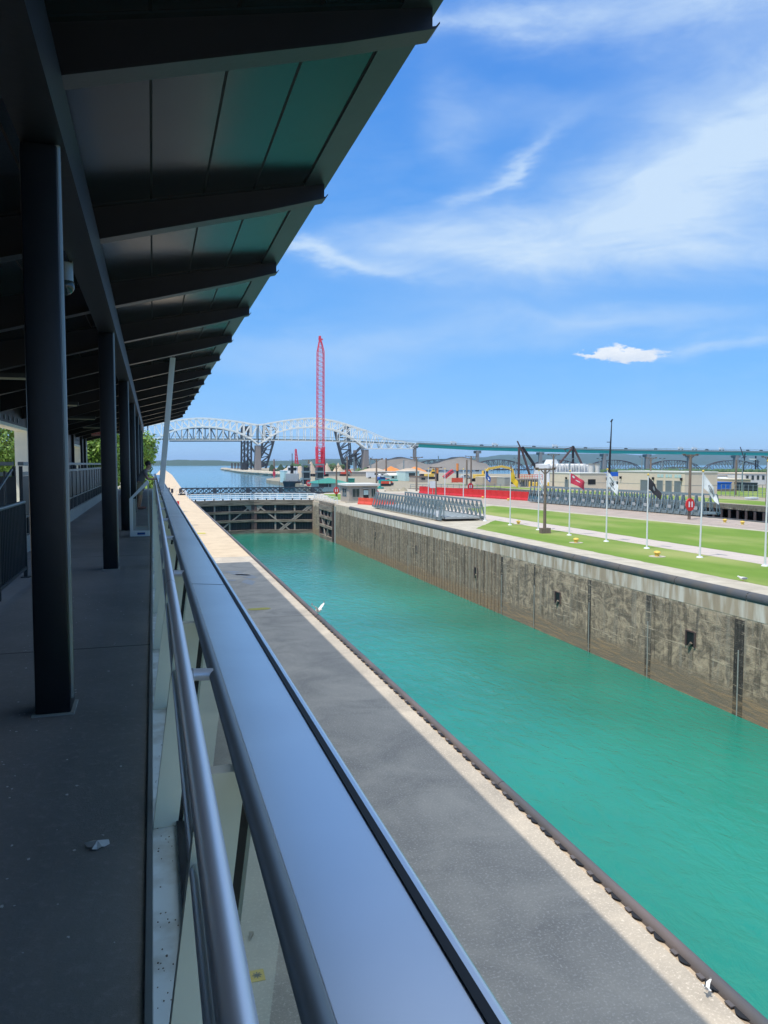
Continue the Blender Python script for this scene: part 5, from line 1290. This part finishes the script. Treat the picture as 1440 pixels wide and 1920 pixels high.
MB().bar(CW(600.5, 641), CW(599.5, 630), 1.2).bar(CW(597, 636), CW(605, 636.5), .8).build('boom_head', 'crane', t)
m_ = MB(); lattice(m_, CW(598, 892), CW(600.5, 838), wd*.6, wd*1.1, 10, .75, .35); m_.build('boom_foot', 'crane', t)
m_ = MB(); lattice(m_, CW(606, 890), CW(605, 842), wd*.4, wd*.5, 9, .45, .3); m_.build('mast', 'crane', t)
MB().box(CW(594, 0)[0], CW(606, 0)[0], 1.5, 5.5, CW(0, 888)[2]-2, CW(600, 872)[2]).build('machinery_house', 'crane', t)
for dy in (0, 6): MB().box(-4, 5, dy, dy+1.5, 0, 1.5).build('crawler_track', 'black', t)
MB().bar(CW(594, 850), CW(594.2, 885), .12).bar(CW(607, 660), CW(607, 845), .12).build('hoist_rope', 'darksteel', t)
t = thing('mobile_crane', 'small red crane with steep lattice jib on the far construction site', 'crane', PZ(556, 885))
bb = PZ(556, 885); g_ = lambda x, y: (PY(x, y, bb.y).x-bb.x, 0, PY(x, y, bb.y).z)
m_ = MB(); lattice(m_, g_(557, 882), g_(554.5, 842), 3.0, .9, 14, .6, .35); m_.build('jib', 'crane', t)
MB().box(-4, 3, -2, 2, 0, 4.5).build('cab', 'orangered', t); MB().box(-4, 4, -3, 3, -.05, 1.2).build('crawler_track', 'black', t)
# black piling derricks on the right
def member(mb, Y, x0, y0, x1, y1, wpx, o_):
    a = PY(x0, y0, Y); b = PY(x1, y1, Y); w_ = wpx*Y*1.05/1442; mb.bar((a.x-o_.x, 0, a.z), (b.x-o_.x, 0, b.z), w_)
def derrick(label, Y, foot, mem, name='piling_derrick', cat='derrick'):
    o_ = PY(foot, 900, Y); o_.z = 0; t = thing(name, label, cat, o_)
    for i, (nm, m4) in enumerate(mem):
        mb = MB()
        for q in m4: member(mb, Y, *q, o_)
        mb.build(nm, 'black' if i % 2 else 'rust', t)
    return t
derrick('black derrick with a raking boom reaching down to the right, left one of two', 240, 974, [('mast', [(973.5, 838, 972, 908, 3.6), (970, 827, 977, 842, 2.2)]), ('boom', [(979, 838, 1010, 884, 4.2), (1010, 884, 1013, 886, 3)]), ('back_leg', [(978, 842, 993, 890, 3.4)])])
derrick('black A-frame derrick behind the white wrapped structure, right one of two', 235, 1075, [('legs', [(1075, 838, 1050, 868, 3.2), (1075, 838, 1092, 872, 3.2)]), ('mast', [(1074.5, 836, 1074, 905, 3.6)]), ('boom', [(1076, 837, 1058, 843, 1.6), (1058, 843, 1064, 850, 1)])])
o_ = PY(1141, 900, 205); o_.z = 0
t = thing('piling_mast', 'tall slim black mast tapering to a point between the two tan buildings', 'mast', o_)
a = PY(1141, 905, 205); b = PY(1147, 790, 205); mb = MB(); mb.tube((a.x-o_.x, 0, 0), (b.x-o_.x, 0, b.z), .48, 8, .12); mb.build('mast', 'black', t)
MB().bar((b.x-o_.x-.3, 0, b.z-.2), (b.x-o_.x+.25, 0, b.z+.6), .35).build('mast_head', 'black', t)
c_ = PY(1143.5, 829, 205); MB().bar((c_.x-o_.x-1, 0, c_.z), (c_.x-o_.x+.2, 0, c_.z), .2).build('side_arm', 'black', t)
# black cranes in the haze, right
derrick('thin dark crane jib rising behind the right approach spans', 560, 1394, [('jib', [(1388, 838, 1396, 862, 1.4)]), ('mast', [(1397, 850, 1394, 884, 1.6), (1390, 859, 1400, 856, 1.0)])], 'jib_crane', 'crane')
derrick('pale green harbour crane far off beyond the rail bridge', 700, 1420, [('jib', [(1412, 866, 1424, 866, 1.4)]), ('mast', [(1417, 855, 1417, 884, 2.2), (1421, 862, 1421, 884, 1.6)])], 'jib_crane', 'crane')
# ================================================================== HEAPS, SHEDS, PLANT
def heap(name, label, px0, px1, ytop, ybase, Y, mt, dep=.7, peaks=1, seed=1, cat='heap'):
    a = PY(px0, ybase, Y); b = PY(px1, ybase, Y); h = PY((px0+px1)/2, ytop, Y).z; cx = (a.x+b.x)/2; rx = (b.x-a.x)/2; nx, ny = 36, 14; mb = MB(); rnd = random.Random(seed)
    pk = [(-1+2*(i+.5)/peaks+rnd.uniform(-.1, .1), rnd.uniform(.75, 1.0)) for i in range(peaks)]
    for j in range(ny+1):
        for i in range(nx+1):
            u = -1+2*i/nx; v = -1+2*j/ny; z = 0
            for (p, hh) in pk:
                d = math.hypot((u-p)*peaks*.62 if peaks > 1 else (u-p)*.98, v); z = max(z, hh*max(0, 1-d))
            z = min(z*1.15, .98)*h+(mn.noise(Vector((u*6+seed, v*5, 0)))*.08*h if z > .02 else 0)
            mb.v.append((u*rx, v*rx*dep/max(1, peaks*.5), z-.2))
    for j in range(ny):
        for i in range(nx): k = j*(nx+1)+i; mb.f.append((k, k+1, k+nx+2, k+nx+1))
    o_ = mb.build(name, mt, None, True); o_.location = (cx, Y, 0); return tag(o_, label, cat)
heap('ore_heap', 'huge grey flat-topped ore heap behind the rail bridge', 690, 905, 856, 885, 900, 'grey_ore', .5, 2, 5)
heap('ore_heap', 'lower grey ore heap at the left foot of the huge one', 690, 790, 861, 885, 830, 'grey_ore', .5, 2, 6)
heap('sand_heap', 'pale conical sand heap just left of the red crane foot', 570, 594, 865, 884, 560, 'tansand', .9, 1, 2)
heap('sand_heap', 'broad beige sand heap right of the red crane foot', 603, 624, 867, 884, 555, 'tansand', .9, 1, 3)
heap('sand_heap', 'yellowish conical sand heap left of the raised bridge leaf', 622, 648, 865, 885, 550, 'pierhi', .9, 1, 4)
heap('sand_heap', 'low orange sand heap behind the construction sheds', 714, 798, 872, 884, 520, 'orange', .35, 2, 7)
heap('sand_heap', 'low beige earth bank under the orange heap', 670, 805, 877, 890, 480, 'tansand', .35, 2, 8)
heap('sand_heap', 'long tan earth bank behind the moored workboat', 530, 600, 873, 884, 600, 'tansand', .4, 3, 9)
heap('rubble_heap', 'small grey and green rubble heap near the second lock head', 722, 762, 912, 928, 190, 'land', .8, 3, 10)
heap('rubble_heap', 'pale crushed stone heap beside the wooden pole', 800, 832, 917, 926, 200, 'edge', .8, 2, 11)
def shed(name, label, px0, px1, ytop, ybase, dep, wall, roof=None, ov=.2, cat='shed', gable=False, wins=0, zb=0.0, Y=None):
    """px0..px1 front at the ground point of ybase; box of depth dep"""
    a = PZ(px0, ybase, zb); Y = Y or a.y; a = PY(px0, ybase, Y); b = PY(px1, ybase, Y); h = PY(px0, ytop, Y).z-zb; t = thing(name, label, cat, (a.x, Y, zb)); W_ = b.x-a.x
    rh = h*.32 if gable else .25; wh = h-rh
    MB().box(0, W_, 0, dep, 0, wh).build('wall', wall, t)
    if gable: MB().prism([(-ov, -ov, wh+.001), (-ov, dep+ov, wh+.001), (-ov, dep*.5, h)], (W_+2*ov, 0, 0)).build('roof', roof or wall, t)
    else: MB().box(-ov, W_+ov, -ov, dep+ov, wh+.001, h).build('roof', roof or wall, t)
    for i in range(wins): MB().box(W_*(i+.25)/wins, W_*(i+.7)/wins, -.06, -.03, wh*.45, wh*.85).build('window', 'glassdark', t)
    return t
# green hip-roofed shelter
a = PZ(596, 922); t = thing('park_shelter', 'pale building with a green hipped roof left of the stone booth', 'building', (a.x, 192, 0)); b = PY(650, 922, 192); W_ = b.x-a.x; zt_ = PY(620, 906, 192).z; zr = PY(620, 896.5, 192).z
MB().box(0, W_, 0, 9, 0, zt_).build('wall', 'tan', t)
MB().add([(-1, -1, zt_+.01), (W_+1, -1, zt_+.01), (W_+1, 10, zt_+.01), (-1, 10, zt_+.01), (3.5, 4.5, zr), (W_-3.5, 4.5, zr)], [(0, 1, 5, 4), (1, 2, 5), (2, 3, 4, 5), (3, 0, 4), (0, 3, 2, 1)]).build('roof', 'grn_roof', t)
MB().box(.2, 3.4, -.05, -.02, zt_*.55, zt_*.95).build('window', 'glassdark', t)
for u in (.33, .66): MB().box(W_*u, W_*u+.12, -.8, -.68, 0, zt_).build('post', 'kerb', t)
shed('storage_container', 'small dark green container right of the green hipped roof', 655, 665, 897, 905, 4, 'grn_roof', 'teal', .1, 'container')
shed('site_office', 'pale teal box-shaped deckhouse at the left of the moored workboat', 533, 556, 882, 905, 10, 'paleteal', 'white', .1)
shed('site_office', 'white gabled site building behind the second lock', 732, 752, 887, 901, 10, 'paleteal', 'whroof', .4, gable=True, wins=2)
shed('site_office', 'pale blue flat building with dark window band in front of the bridge end', 760, 786, 883, 902, 12, 'paleteal', 'whroof', .2, wins=1)
shed('site_office', 'low grey shed right of the pale blue building', 786, 802, 893, 904, 12, 'stone', 'brownpaint', .2, wins=1)
shed('shipping_container', 'tan shipping container below the yellow excavator boom', 905, 945, 894, 910, 6, 'tansand', 'tan', .05, 'container')
shed('shipping_container', 'weathered pale container right of the tan one', 946, 958, 895, 911, 6, 'kerb', 'kerb', .05, 'container')
shed('low_building', 'long low pinkish quay building behind the red crane', 660, 745, 884, 893, 8, 'stone', 'whroof', .3)
shed('low_building', 'long low building with reddish doors left of the workshop', 612, 660, 884, 892, 8, 'kerb', 'whroof', .3)
shed('low_building', 'far row of white industrial buildings at the right edge', 1345, 1395, 891, 908, 20, 'white', 'stone', .2, wins=6)
shed('low_building', 'far pale factory building cut by the right edge', 1396, 1475, 887, 909, 20, 'whroof', 'tan', .2, wins=8)
shed('storage_tent', 'peach coloured storage shed behind the fenced yard', 1379, 1407, 898, 919, 8, 'tansand', 'tan', .1)
shed('storage_container', 'dark green container next to the peach shed', 1408, 1420, 905, 921, 6, 'rail_dark', 'rail_dark', .05, 'container')
t = shed('covered_stack', 'bright blue tarpaulin over a stack beside the larger tan building', 1345, 1371, 904, 921, 7, 'blue', 'blue', .1, 'tarpaulin')
MB().box(-.3, 5.6, -.3, 7.3, .0, .5).build('pallet', 'timber', t)
shed('white_tank', 'rounded white fabric shelter behind the blue tarpaulin', 1360, 1376, 895, 912, 8, 'white', 'white', .1, gable=True)
shed('equipment_trailer', 'low white trailer lying on the grass in the far yard', 1407, 1422, 932.5, 936.5, 1.5, 'white', 'white', .05, 'trailer')
# structure wrapped in white sheeting
t = thing('wrapped_structure', 'large structure wrapped in bright white sheeting behind the lower tan building', 'structure under wraps', (0, 232, 0))
mb = MB(); rnd = random.Random(9); n_ = 60; X0 = PY(1024, 900, 232).x; X1 = PY(1100, 900, 232).x; zt_ = PY(1060, 870, 232).z
base_i = 0
for i in range(n_+1):
    u = i/n_; x = X0+(X1-X0)*u; y = .9*abs(math.sin(u*46))+rnd.uniform(0, .5); mb.v += [(x, -y, 0), (x, -y*.6, zt_*.55), (x, -y, zt_-.2+.3*math.sin(u*50)), (x, 9, zt_), (x, 9, 0)]
for i in range(n_):
    for j in range(4): k = i*5+j; mb.f.append((k, k+5, k+6, k+1))
mb.f += [(0, 1, 2, 3, 4), tuple(n_*5+j for j in range(5))]
mb.build('sheeting', 'white', t)
xa = PY(1046, 0, 232).x; xb = PY(1062, 0, 232).x; zz = PY(1050, 861.5, 232).z
MB().prism([(xa, .5, zt_-.1), (xb, .5, zt_-.1), (xb-1.0, .5, zz), (xa+.9, .5, zz)], (0, 5, 0)).build('wrapped_tower', 'white', t)
MB().box(X1-.1, X1+1.2, 0, 6, 0, zt_).build('end_frame', 'kerb', t)
for px in (1108, 1119):
    p = PY(px, 895, 215); t = thing('vent_stack', 'short pale vent stack behind the lower tan building, '+('left' if px == 1108 else 'right')+' one of two', 'vent stack', (p.x, 215, 0)); h = PY(px, 871, 215).z
    MB().tube((0, 0, 0), (0, 0, h), .85, 12).build('stack', 'whroof', t, True); MB().tube((0, 0, h), (0, 0, h+.3), 1.0, 12).build('cap', 'kerb', t)
# pile-driver leads and drill rigs
for px, yt, yb2, lb in [(820, 877, 902, 'short orange and black drill casing behind the red barriers'), (857.5, 869, 902, 'tall orange and black drill casing behind the red barriers')]:
    p = PZ(px, yb2); Y = p.y; h = PY(px, yt, Y).z; r_ = 2.2*Y*1.05/1442; t = thing('drill_casing', lb, 'drill casing', p)
    MB().tube((0, 0, 0), (0, 0, h*.58), r_, 12).build('lower_casing', 'black', t, True); MB().tube((0, 0, h*.58), (0, 0, h), r_*1.05, 12).build('upper_casing', 'orange', t, True)
def machine(label, px, yb2, s_, mt, arm, name='excavator'):
    p = PZ(px, yb2); t = thing(name, label, 'excavator', p)
    for yy in (-1.3, .9): MB().prism([(-2, yy, .15), (2, yy, .15), (2.3, yy, .6), (1.9, yy, 1.0), (-1.9, yy, 1.0), (-2.3, yy, .6)], (0, .5, 0)).build('track', 'black', t)
    MB().box(-1.9, 1.3, -1.2, 1.2, 1.05, 2.1).build('body', mt, t, bevel=.05); c_ = MB().box(.2, 1.5, -1.1, 0, 2.11, 3.1).build('cab', mt, t); MB().box(.3, 1.52, -1.13, -.03, 2.3, 2.95).build('cab_glass', 'glassdark', c_)
    mb = MB()
    for a, b in zip(arm, arm[1:]): mb.bar((a[0], 0, a[1]), (b[0], 0, b[1]), .38, .6)
    mb.build('boom', mt, t); e = arm[-1]; MB().prism([(e[0]-.6, -.6, e[1]+.2), (e[0]+.4, -.6, e[1]+.2), (e[0]+.3, -.6, e[1]-.8), (e[0]-.4, -.6, e[1]-.9)], (0, 1.2, 0)).build('bucket', 'darksteel', t)
    t.scale = (s_, s_, s_); return t
p = PZ(902, 905)
machine('large yellow long-reach excavator with arched boom over the tan container', 902, 904, 1.45, 'yellow', [(.8, 2.0), (2.2, 3.6), (6.0, 4.2), (9.0, 3.6), (9.8, 1.2)])
machine('small yellow excavator beside the grey concrete piles', 968, 908, .7, 'yellow', [(.8, 2), (2.2, 3.0), (4.0, 1.2)])
machine('orange and yellow plant machine beside the drill casings', 806, 899, 1.2, 'yellow', [(.8, 2), (1.2, 4), (2.6, 2.6)])
machine('orange loader on the quay behind the stone booth', 722, 912, .8, 'orangered', [(.8, 2), (2.2, 2.4), (3.0, 1.2)])
machine('far orange excavator beside the small red crane', 545, 886, 1.6, 'orangered', [(.8, 2), (2.2, 3.4), (4.4, 1.0)])
machine('far orange excavator working right of the red crane foot', 646, 893, 1.2, 'orangered', [(.8, 2), (2.4, 3), (4.2, .8)])
# tilted dark red conveyor near the casings
p = PZ(838, 897); Y = p.y
t = thing('conveyor', 'dark red inclined conveyor frame between the two drill casings', 'conveyor', (p.x, Y, 0)); a = PY(832, 896, Y); b = PY(849, 882.5, Y)
m_ = MB(); lattice(m_, (a.x-p.x, 0, a.z), (b.x-p.x, 0, b.z), 1.4, 1.4, 8, .3, .2); m_.build('frame', 'crane', t); MB().bar((b.x-p.x-2, 0, b.z-2), (b.x-p.x-3.5, 0, 0), .3).bar((a.x-p.x, 0, a.z), (b.x-p.x, 0, b.z), 1.0, .3).build('support', 'rust', t)
# row of concrete piles with a deck
t = thing('pile_pier', 'row of pale concrete piles under a slab with orange rails', 'pier', (0, 0, 0)); y_ = PZ(990, 912).y
for i in range(9):
    p = PY(974+i*4.4, 905, y_); h = PY(974, 899, y_).z; MB().tube((p.x, y_, -.1), (p.x, y_, h-.15), .33, 8).build('pile', 'kerb', t, True)
a = PY(970, 898, y_); b = PY(1013, 898, y_); MB().box(a.x, b.x, y_-1.5, y_+5, h-.15, h+.25).build('slab', 'brpier', t)
mb = MB()
for i in range(10): x = a.x+(b.x-a.x)*i/9; mb.tube((x, y_-1.4, h+.25), (x, y_-1.4, h+1.5), .07, 6)
mb.tube((a.x, y_-1.4, h+1.5), (b.x, y_-1.4, h+1.5), .07, 6); mb.tube((a.x, y_-1.4, h+.9), (b.x, y_-1.4, h+.9), .07, 6); mb.build('rail', 'orangered', t)
base = None
for i, (px, py) in enumerate([(993, 913), (1000, 914), (1006, 914), (1014, 914), (1022, 914), (1028, 914), (979, 912), (1158, 925)]):
    p = PZ(px, py); lb = ['yellow bollard post by the concrete piles, leftmost of its cluster', 'yellow bollard post by the concrete piles, second of its cluster', 'yellow bollard post by the concrete piles, third of its cluster', 'yellow bollard post by the lower tan building, fourth from left', 'yellow bollard post by the lower tan building, fifth from left', 'yellow bollard post nearest the lower tan building wall', 'short yellow block standing under the pile slab', 'yellow post beside the left corner of the larger tan building'][i]
    if base is None:
        base = thing('bollard_post', lb, 'bollard', p, 'yellow bollard posts by the buildings'); MB().tube((0, 0, 0), (0, 0, 1.5), .3, 10).build('post', 'yellow', base, True); MB().ball((0, 0, 1.5), .3, (1, 1, .5)).build('cap', 'yellow', base, True)
    else: copy_tree(base, p, lb, 'yellow bollard posts by the buildings')
# orange/red plastic barriers on the far quay
for i, (x0, x1, yy, lb) in enumerate([(847, 868, 905, 'faded red fence panel row behind the second lock, left of the excavator'), (892, 900, 907, 'short red barrier at the left of the tan container')]):
    a = PZ(x0, yy); b = PY(x1, yy, a.y); t = thing('site_fence', lb, 'barrier', a); MB().box(0, b.x-a.x, 0, .2, .1, 1.8).build('panel', 'orangered', t)
    for u in (0, .5, 1): MB().box((b.x-a.x)*u-.2, (b.x-a.x)*u+.2, -.4, .6, 0, .1).build('foot', 'kerb', t)
# white pick-up trucks and cars parked on site
def car(label, px, py, rz, mt, sc=1.0, van=False):
    p = PZ(px, py); t = thing('parked_van' if van else 'parked_car', label, 'van' if van else 'car', p, None, rz)
    pr = [(-2.3, .35), (2.3, .35), (2.35, .9), (1.3, 1.05), (.7, 1.55), (-1.4, 1.6), (-2.2, 1.0)] if not van else [(-2.6, .35), (2.5, .35), (2.5, 1.1), (1.9, 1.3), (1.4, 2.2), (-2.6, 2.3)]
    MB().prism([(x, -.9, z) for x, z in pr], (0, 1.8, 0)).build('body', mt, t, bevel=.04)
    MB().prism([(x, -.91, z) for x, z in ([(-1.2, 1.05), (1.0, 1.05), (.6, 1.48), (-1.2, 1.5)] if not van else [(.2, 1.3), (1.7, 1.3), (1.3, 2.1), (.2, 2.1)])], (0, 1.82, 0)).build('window', 'glassdark', t)
    for x in (-1.5, 1.5):
        for y in (-.92, .72): MB().tube((x, y, .34), (x, y+.2, .34), .34, 12).build('wheel', 'black', t)
    t.scale = (sc,)*3; return t
car('white van parked in front of the pale blue building', 700, 897, 0, 'white', 1.3, True)
car('white pickup parked on the quay near the workshop', 718, 896, .2, 'white', 1.3)
car('dark car parked on the quay right of the site office', 795, 896, 0, 'flagblack', 1.3)
car('white van parked left of the tan building corner', 1151, 916, 0, 'white', 1.0, True)
car('silver car parked on the far quay beyond the barriers', 873, 898, .1, 'galvdeck', 1.2)
car('dark blue pickup beside the green hipped roof shelter', 716, 902, .3, 'flagblue', 1.1)
p = PZ(1150, 905); t = thing('site_banner', 'small bright blue canopy between the two tan buildings', 'canopy', p); MB().box(-2.2, 2.2, 0, 3, 2.4, 4.0).build('canopy', 'blue', t)
for x in (-2, 2): MB().tube((x, .1, 0), (x, .1, 2.4), .08, 6).build('leg', 'galv', t)
# teal gantry and dark recess wall near the second lock head
a = PZ(712, 916); t = thing('pipe_gantry', 'teal pipe stand beside the orange loader near the second lock head', 'pipe', a); MB().tube((0, 0, 0), (0, 0, PY(712, 900, a.y).z), .38, 12).tube((0, 0, PY(712, 901, a.y).z), (5.5, 0, PY(712, 901, a.y).z), .22, 10).build('pipe', 'teal', t, True); MB().tube((0, 0, 0), (0, 0, .4), 1.2, 14).build('flange', 'teal', t)
a = PZ(739, 920); b = PZ(776, 917)
# moored workboat (tug and barge) by the bank
p = PZ(562, 915, -1.5)
t = thing('workboat', 'small moored workboat with dark hull and grey white wheelhouse', 'boat', (p.x+1, p.y+20, -1.5), None, R(78))
L_ = 26; hull = [(-L_/2, -3.2), (L_/2-5, -3.4), (L_/2, 0), (L_/2-5, 3.4), (-L_/2, 3.2)]
mb = MB(); k = len(hull); mb.v = [(x*.92, y*.82, -.5) for x, y in hull]+[(x, y, 2.2+(1.0 if x > 8 else 0)) for x, y in hull]; mb.f = [tuple(range(k))[::-1], tuple(range(k, 2*k))]+[(i, (i+1) % k, k+(i+1) % k, k+i) for i in range(k)]
mb.build('hull', 'darksteel', t)
h_ = MB().box(-9, 2, -2.3, 2.3, 2.2, 5.0).build('deckhouse', 'galvdeck', t, bevel=.05); MB().box(-3, 1.6, -1.9, 1.9, 5.01, 7.6).build('wheelhouse', 'white', t, bevel=.05)
mb = MB()
for x in (-2.4, -1.0, .4): mb.box(x, x+1.0, -1.93, -1.88, 6.1, 7.2).box(x, x+1.0, 1.88, 1.93, 6.1, 7.2)
mb.box(1.58, 1.63, -1.6, 1.6, 6.1, 7.2).box(-3.03, -2.98, -1.6, 1.6, 6.1, 7.2); mb.build('window', 'glassdark', t)
MB().tube((-4, 0, 5), (-4, 0, 12.5), .14, 8).bar((-4, -1.2, 10), (-4, 1.2, 10), .12).build('mast', 'darksteel', t); MB().tube((-7, 0, 5), (-7, 0, 8), .6, 12).build('funnel', 'black', t)
mb = MB()
for x in range(-12, 10, 3): mb.tube((x, -3.1, 2.2), (x, -3.1, 3.3), .06, 6).tube((x, 3.1, 2.2), (x, 3.1, 3.3), .06, 6)
for y in (-3.1, 3.1): mb.tube((-12, y, 3.3), (9, y, 3.3), .06, 6)
mb.build('rail', 'paleteal', t)
p = PZ(583, 912)
for i in range(2):
    t2 = thing('stair_tower', ['blue grey framed stair tower on the bank beside the workboat, left one', 'blue grey framed stair tower on the bank beside the workboat, right one'][i], 'stair tower', (p.x+i*4.5, p.y+8, 0))
    mb = MB(); mb.box(-1.2, -1.0, -1.2, -1, 0, 7).box(1, 1.2, -1.2, -1, 0, 7).box(-1.2, -1, 1, 1.2, 0, 7).box(1, 1.2, 1, 1.2, 0, 7); mb.build('frame', 'galv', t2)
    for z in (2, 4.3, 6.6): MB().box(-1.3, 1.3, -1.3, 1.3, z, z+.5).build('landing', 'galv', t2)
    MB().box(-.95, .95, -.95, .95, .5, 6).build('core', 'glassdark', t2)
p = PZ(540, 896); t = thing('navigation_pole', 'pinkish marker pole on the tip of the bank', 'marker', PZ(514, 896)); MB().tube((0, 0, 0), (0, 0, 4.5), .25, 8).build('pole', 'flagred', t); MB().box(-.7, .7, -.1, .1, 1.2, 3.2).build('board', 'flagred', t)
# dolphins and rocks at the far point
for i, (px, yt) in enumerate([(435, 868), (441, 868), (447, 868)]):
    p = PZ(px, 880.5); t = thing('mooring_dolphin', ['dark timber pile cluster off the far point, leftmost of three', 'dark timber pile cluster off the far point, middle of three', 'dark timber pile cluster off the far point, rightmost of three'][i], 'pile', (p.x, p.y, -1.5)); h = PY(px, yt, p.y).z+1.5
    for q in (-.8, .8): MB().tube((q, 0, 0), (q*.7, 0, h), .5, 8).build('pile', 'rust', t)
mb = MB(); rnd = random.Random(21)
for i in range(420):
    u = rnd.random(); px = 415+130*u; py = lerp_list([(413, 879.3), (455, 885), (530, 890), (545, 891.8)], px)-rnd.uniform(0, 2.5); p = PZ(px, py); r_ = rnd.uniform(.8, 2.4); mb.ball((p.x, p.y, .1), r_, (1.2, 1, .6), 5, 4)
struct(mb.build('rock_bank', 'edge'), 'stuff', 'pale rocks along the far river bank')
heap('scrub_heap', 'green scrub mound behind the small red crane', 505, 560, 870, 884, 700, 'farland', .4, 4, 14, 'bush')
heap('scrub_heap', 'green bush mound at the foot of the white bridge pier', 664, 692, 874, 886, 640, 'leafdark', .5, 2, 15, 'bush')
# chain fence of the yard on the right
t = thing('yard_fence', 'thin chain link fence with posts round the yard at the right', 'fence', (0, 0, 0)); y_ = PZ(1370, 928); mb = MB()
A = PZ(1352, 930); B = PZ(1475, 934)
for i in range(15): p = A.lerp(B, i/14); mb.tube((p.x, p.y, -.1), (p.x, p.y, 2.6), .07, 6)
mb.build('post', 'galv', t); mb = MB()
for z in (.3, 1.0, 1.7, 2.5): mb.bar((A.x, A.y, z), (B.x, B.y, z), .05)
mb.build('wire', 'galv', t)
p = PZ(823, 935); t = thing('notice_sign', 'white notice board on the thick wooden pole before the barriers', 'sign', (p.x-1.5, p.y-.4, 0)); MB().box(-.6, .6, 0, .06, 2.2, 3.6).build('board', 'white', t); MB().box(-.05, .05, .07, .15, 0, 3.6).build('post', 'kerb', t)
# ================================================================== HAZE
hm = bpy.data.materials.new('haze'); hm.use_nodes = True; q = hm.node_tree; q.nodes.clear(); vo = q.nodes.new('ShaderNodeVolumePrincipled'); oo = q.nodes.new('ShaderNodeOutputMaterial')
vo.inputs['Density'].default_value = HAZE; vo.inputs['Color'].default_value = (.50, .74, 1.0, 1); vo.inputs['Anisotropy'].default_value = .2
q.links.new(vo.outputs[0], oo.inputs['Volume'])
struct(MB().box(-9500, 12500, -3500, 15000, -15.0, 150).build('haze', hm), 'stuff', 'thin blue summer haze over the river')
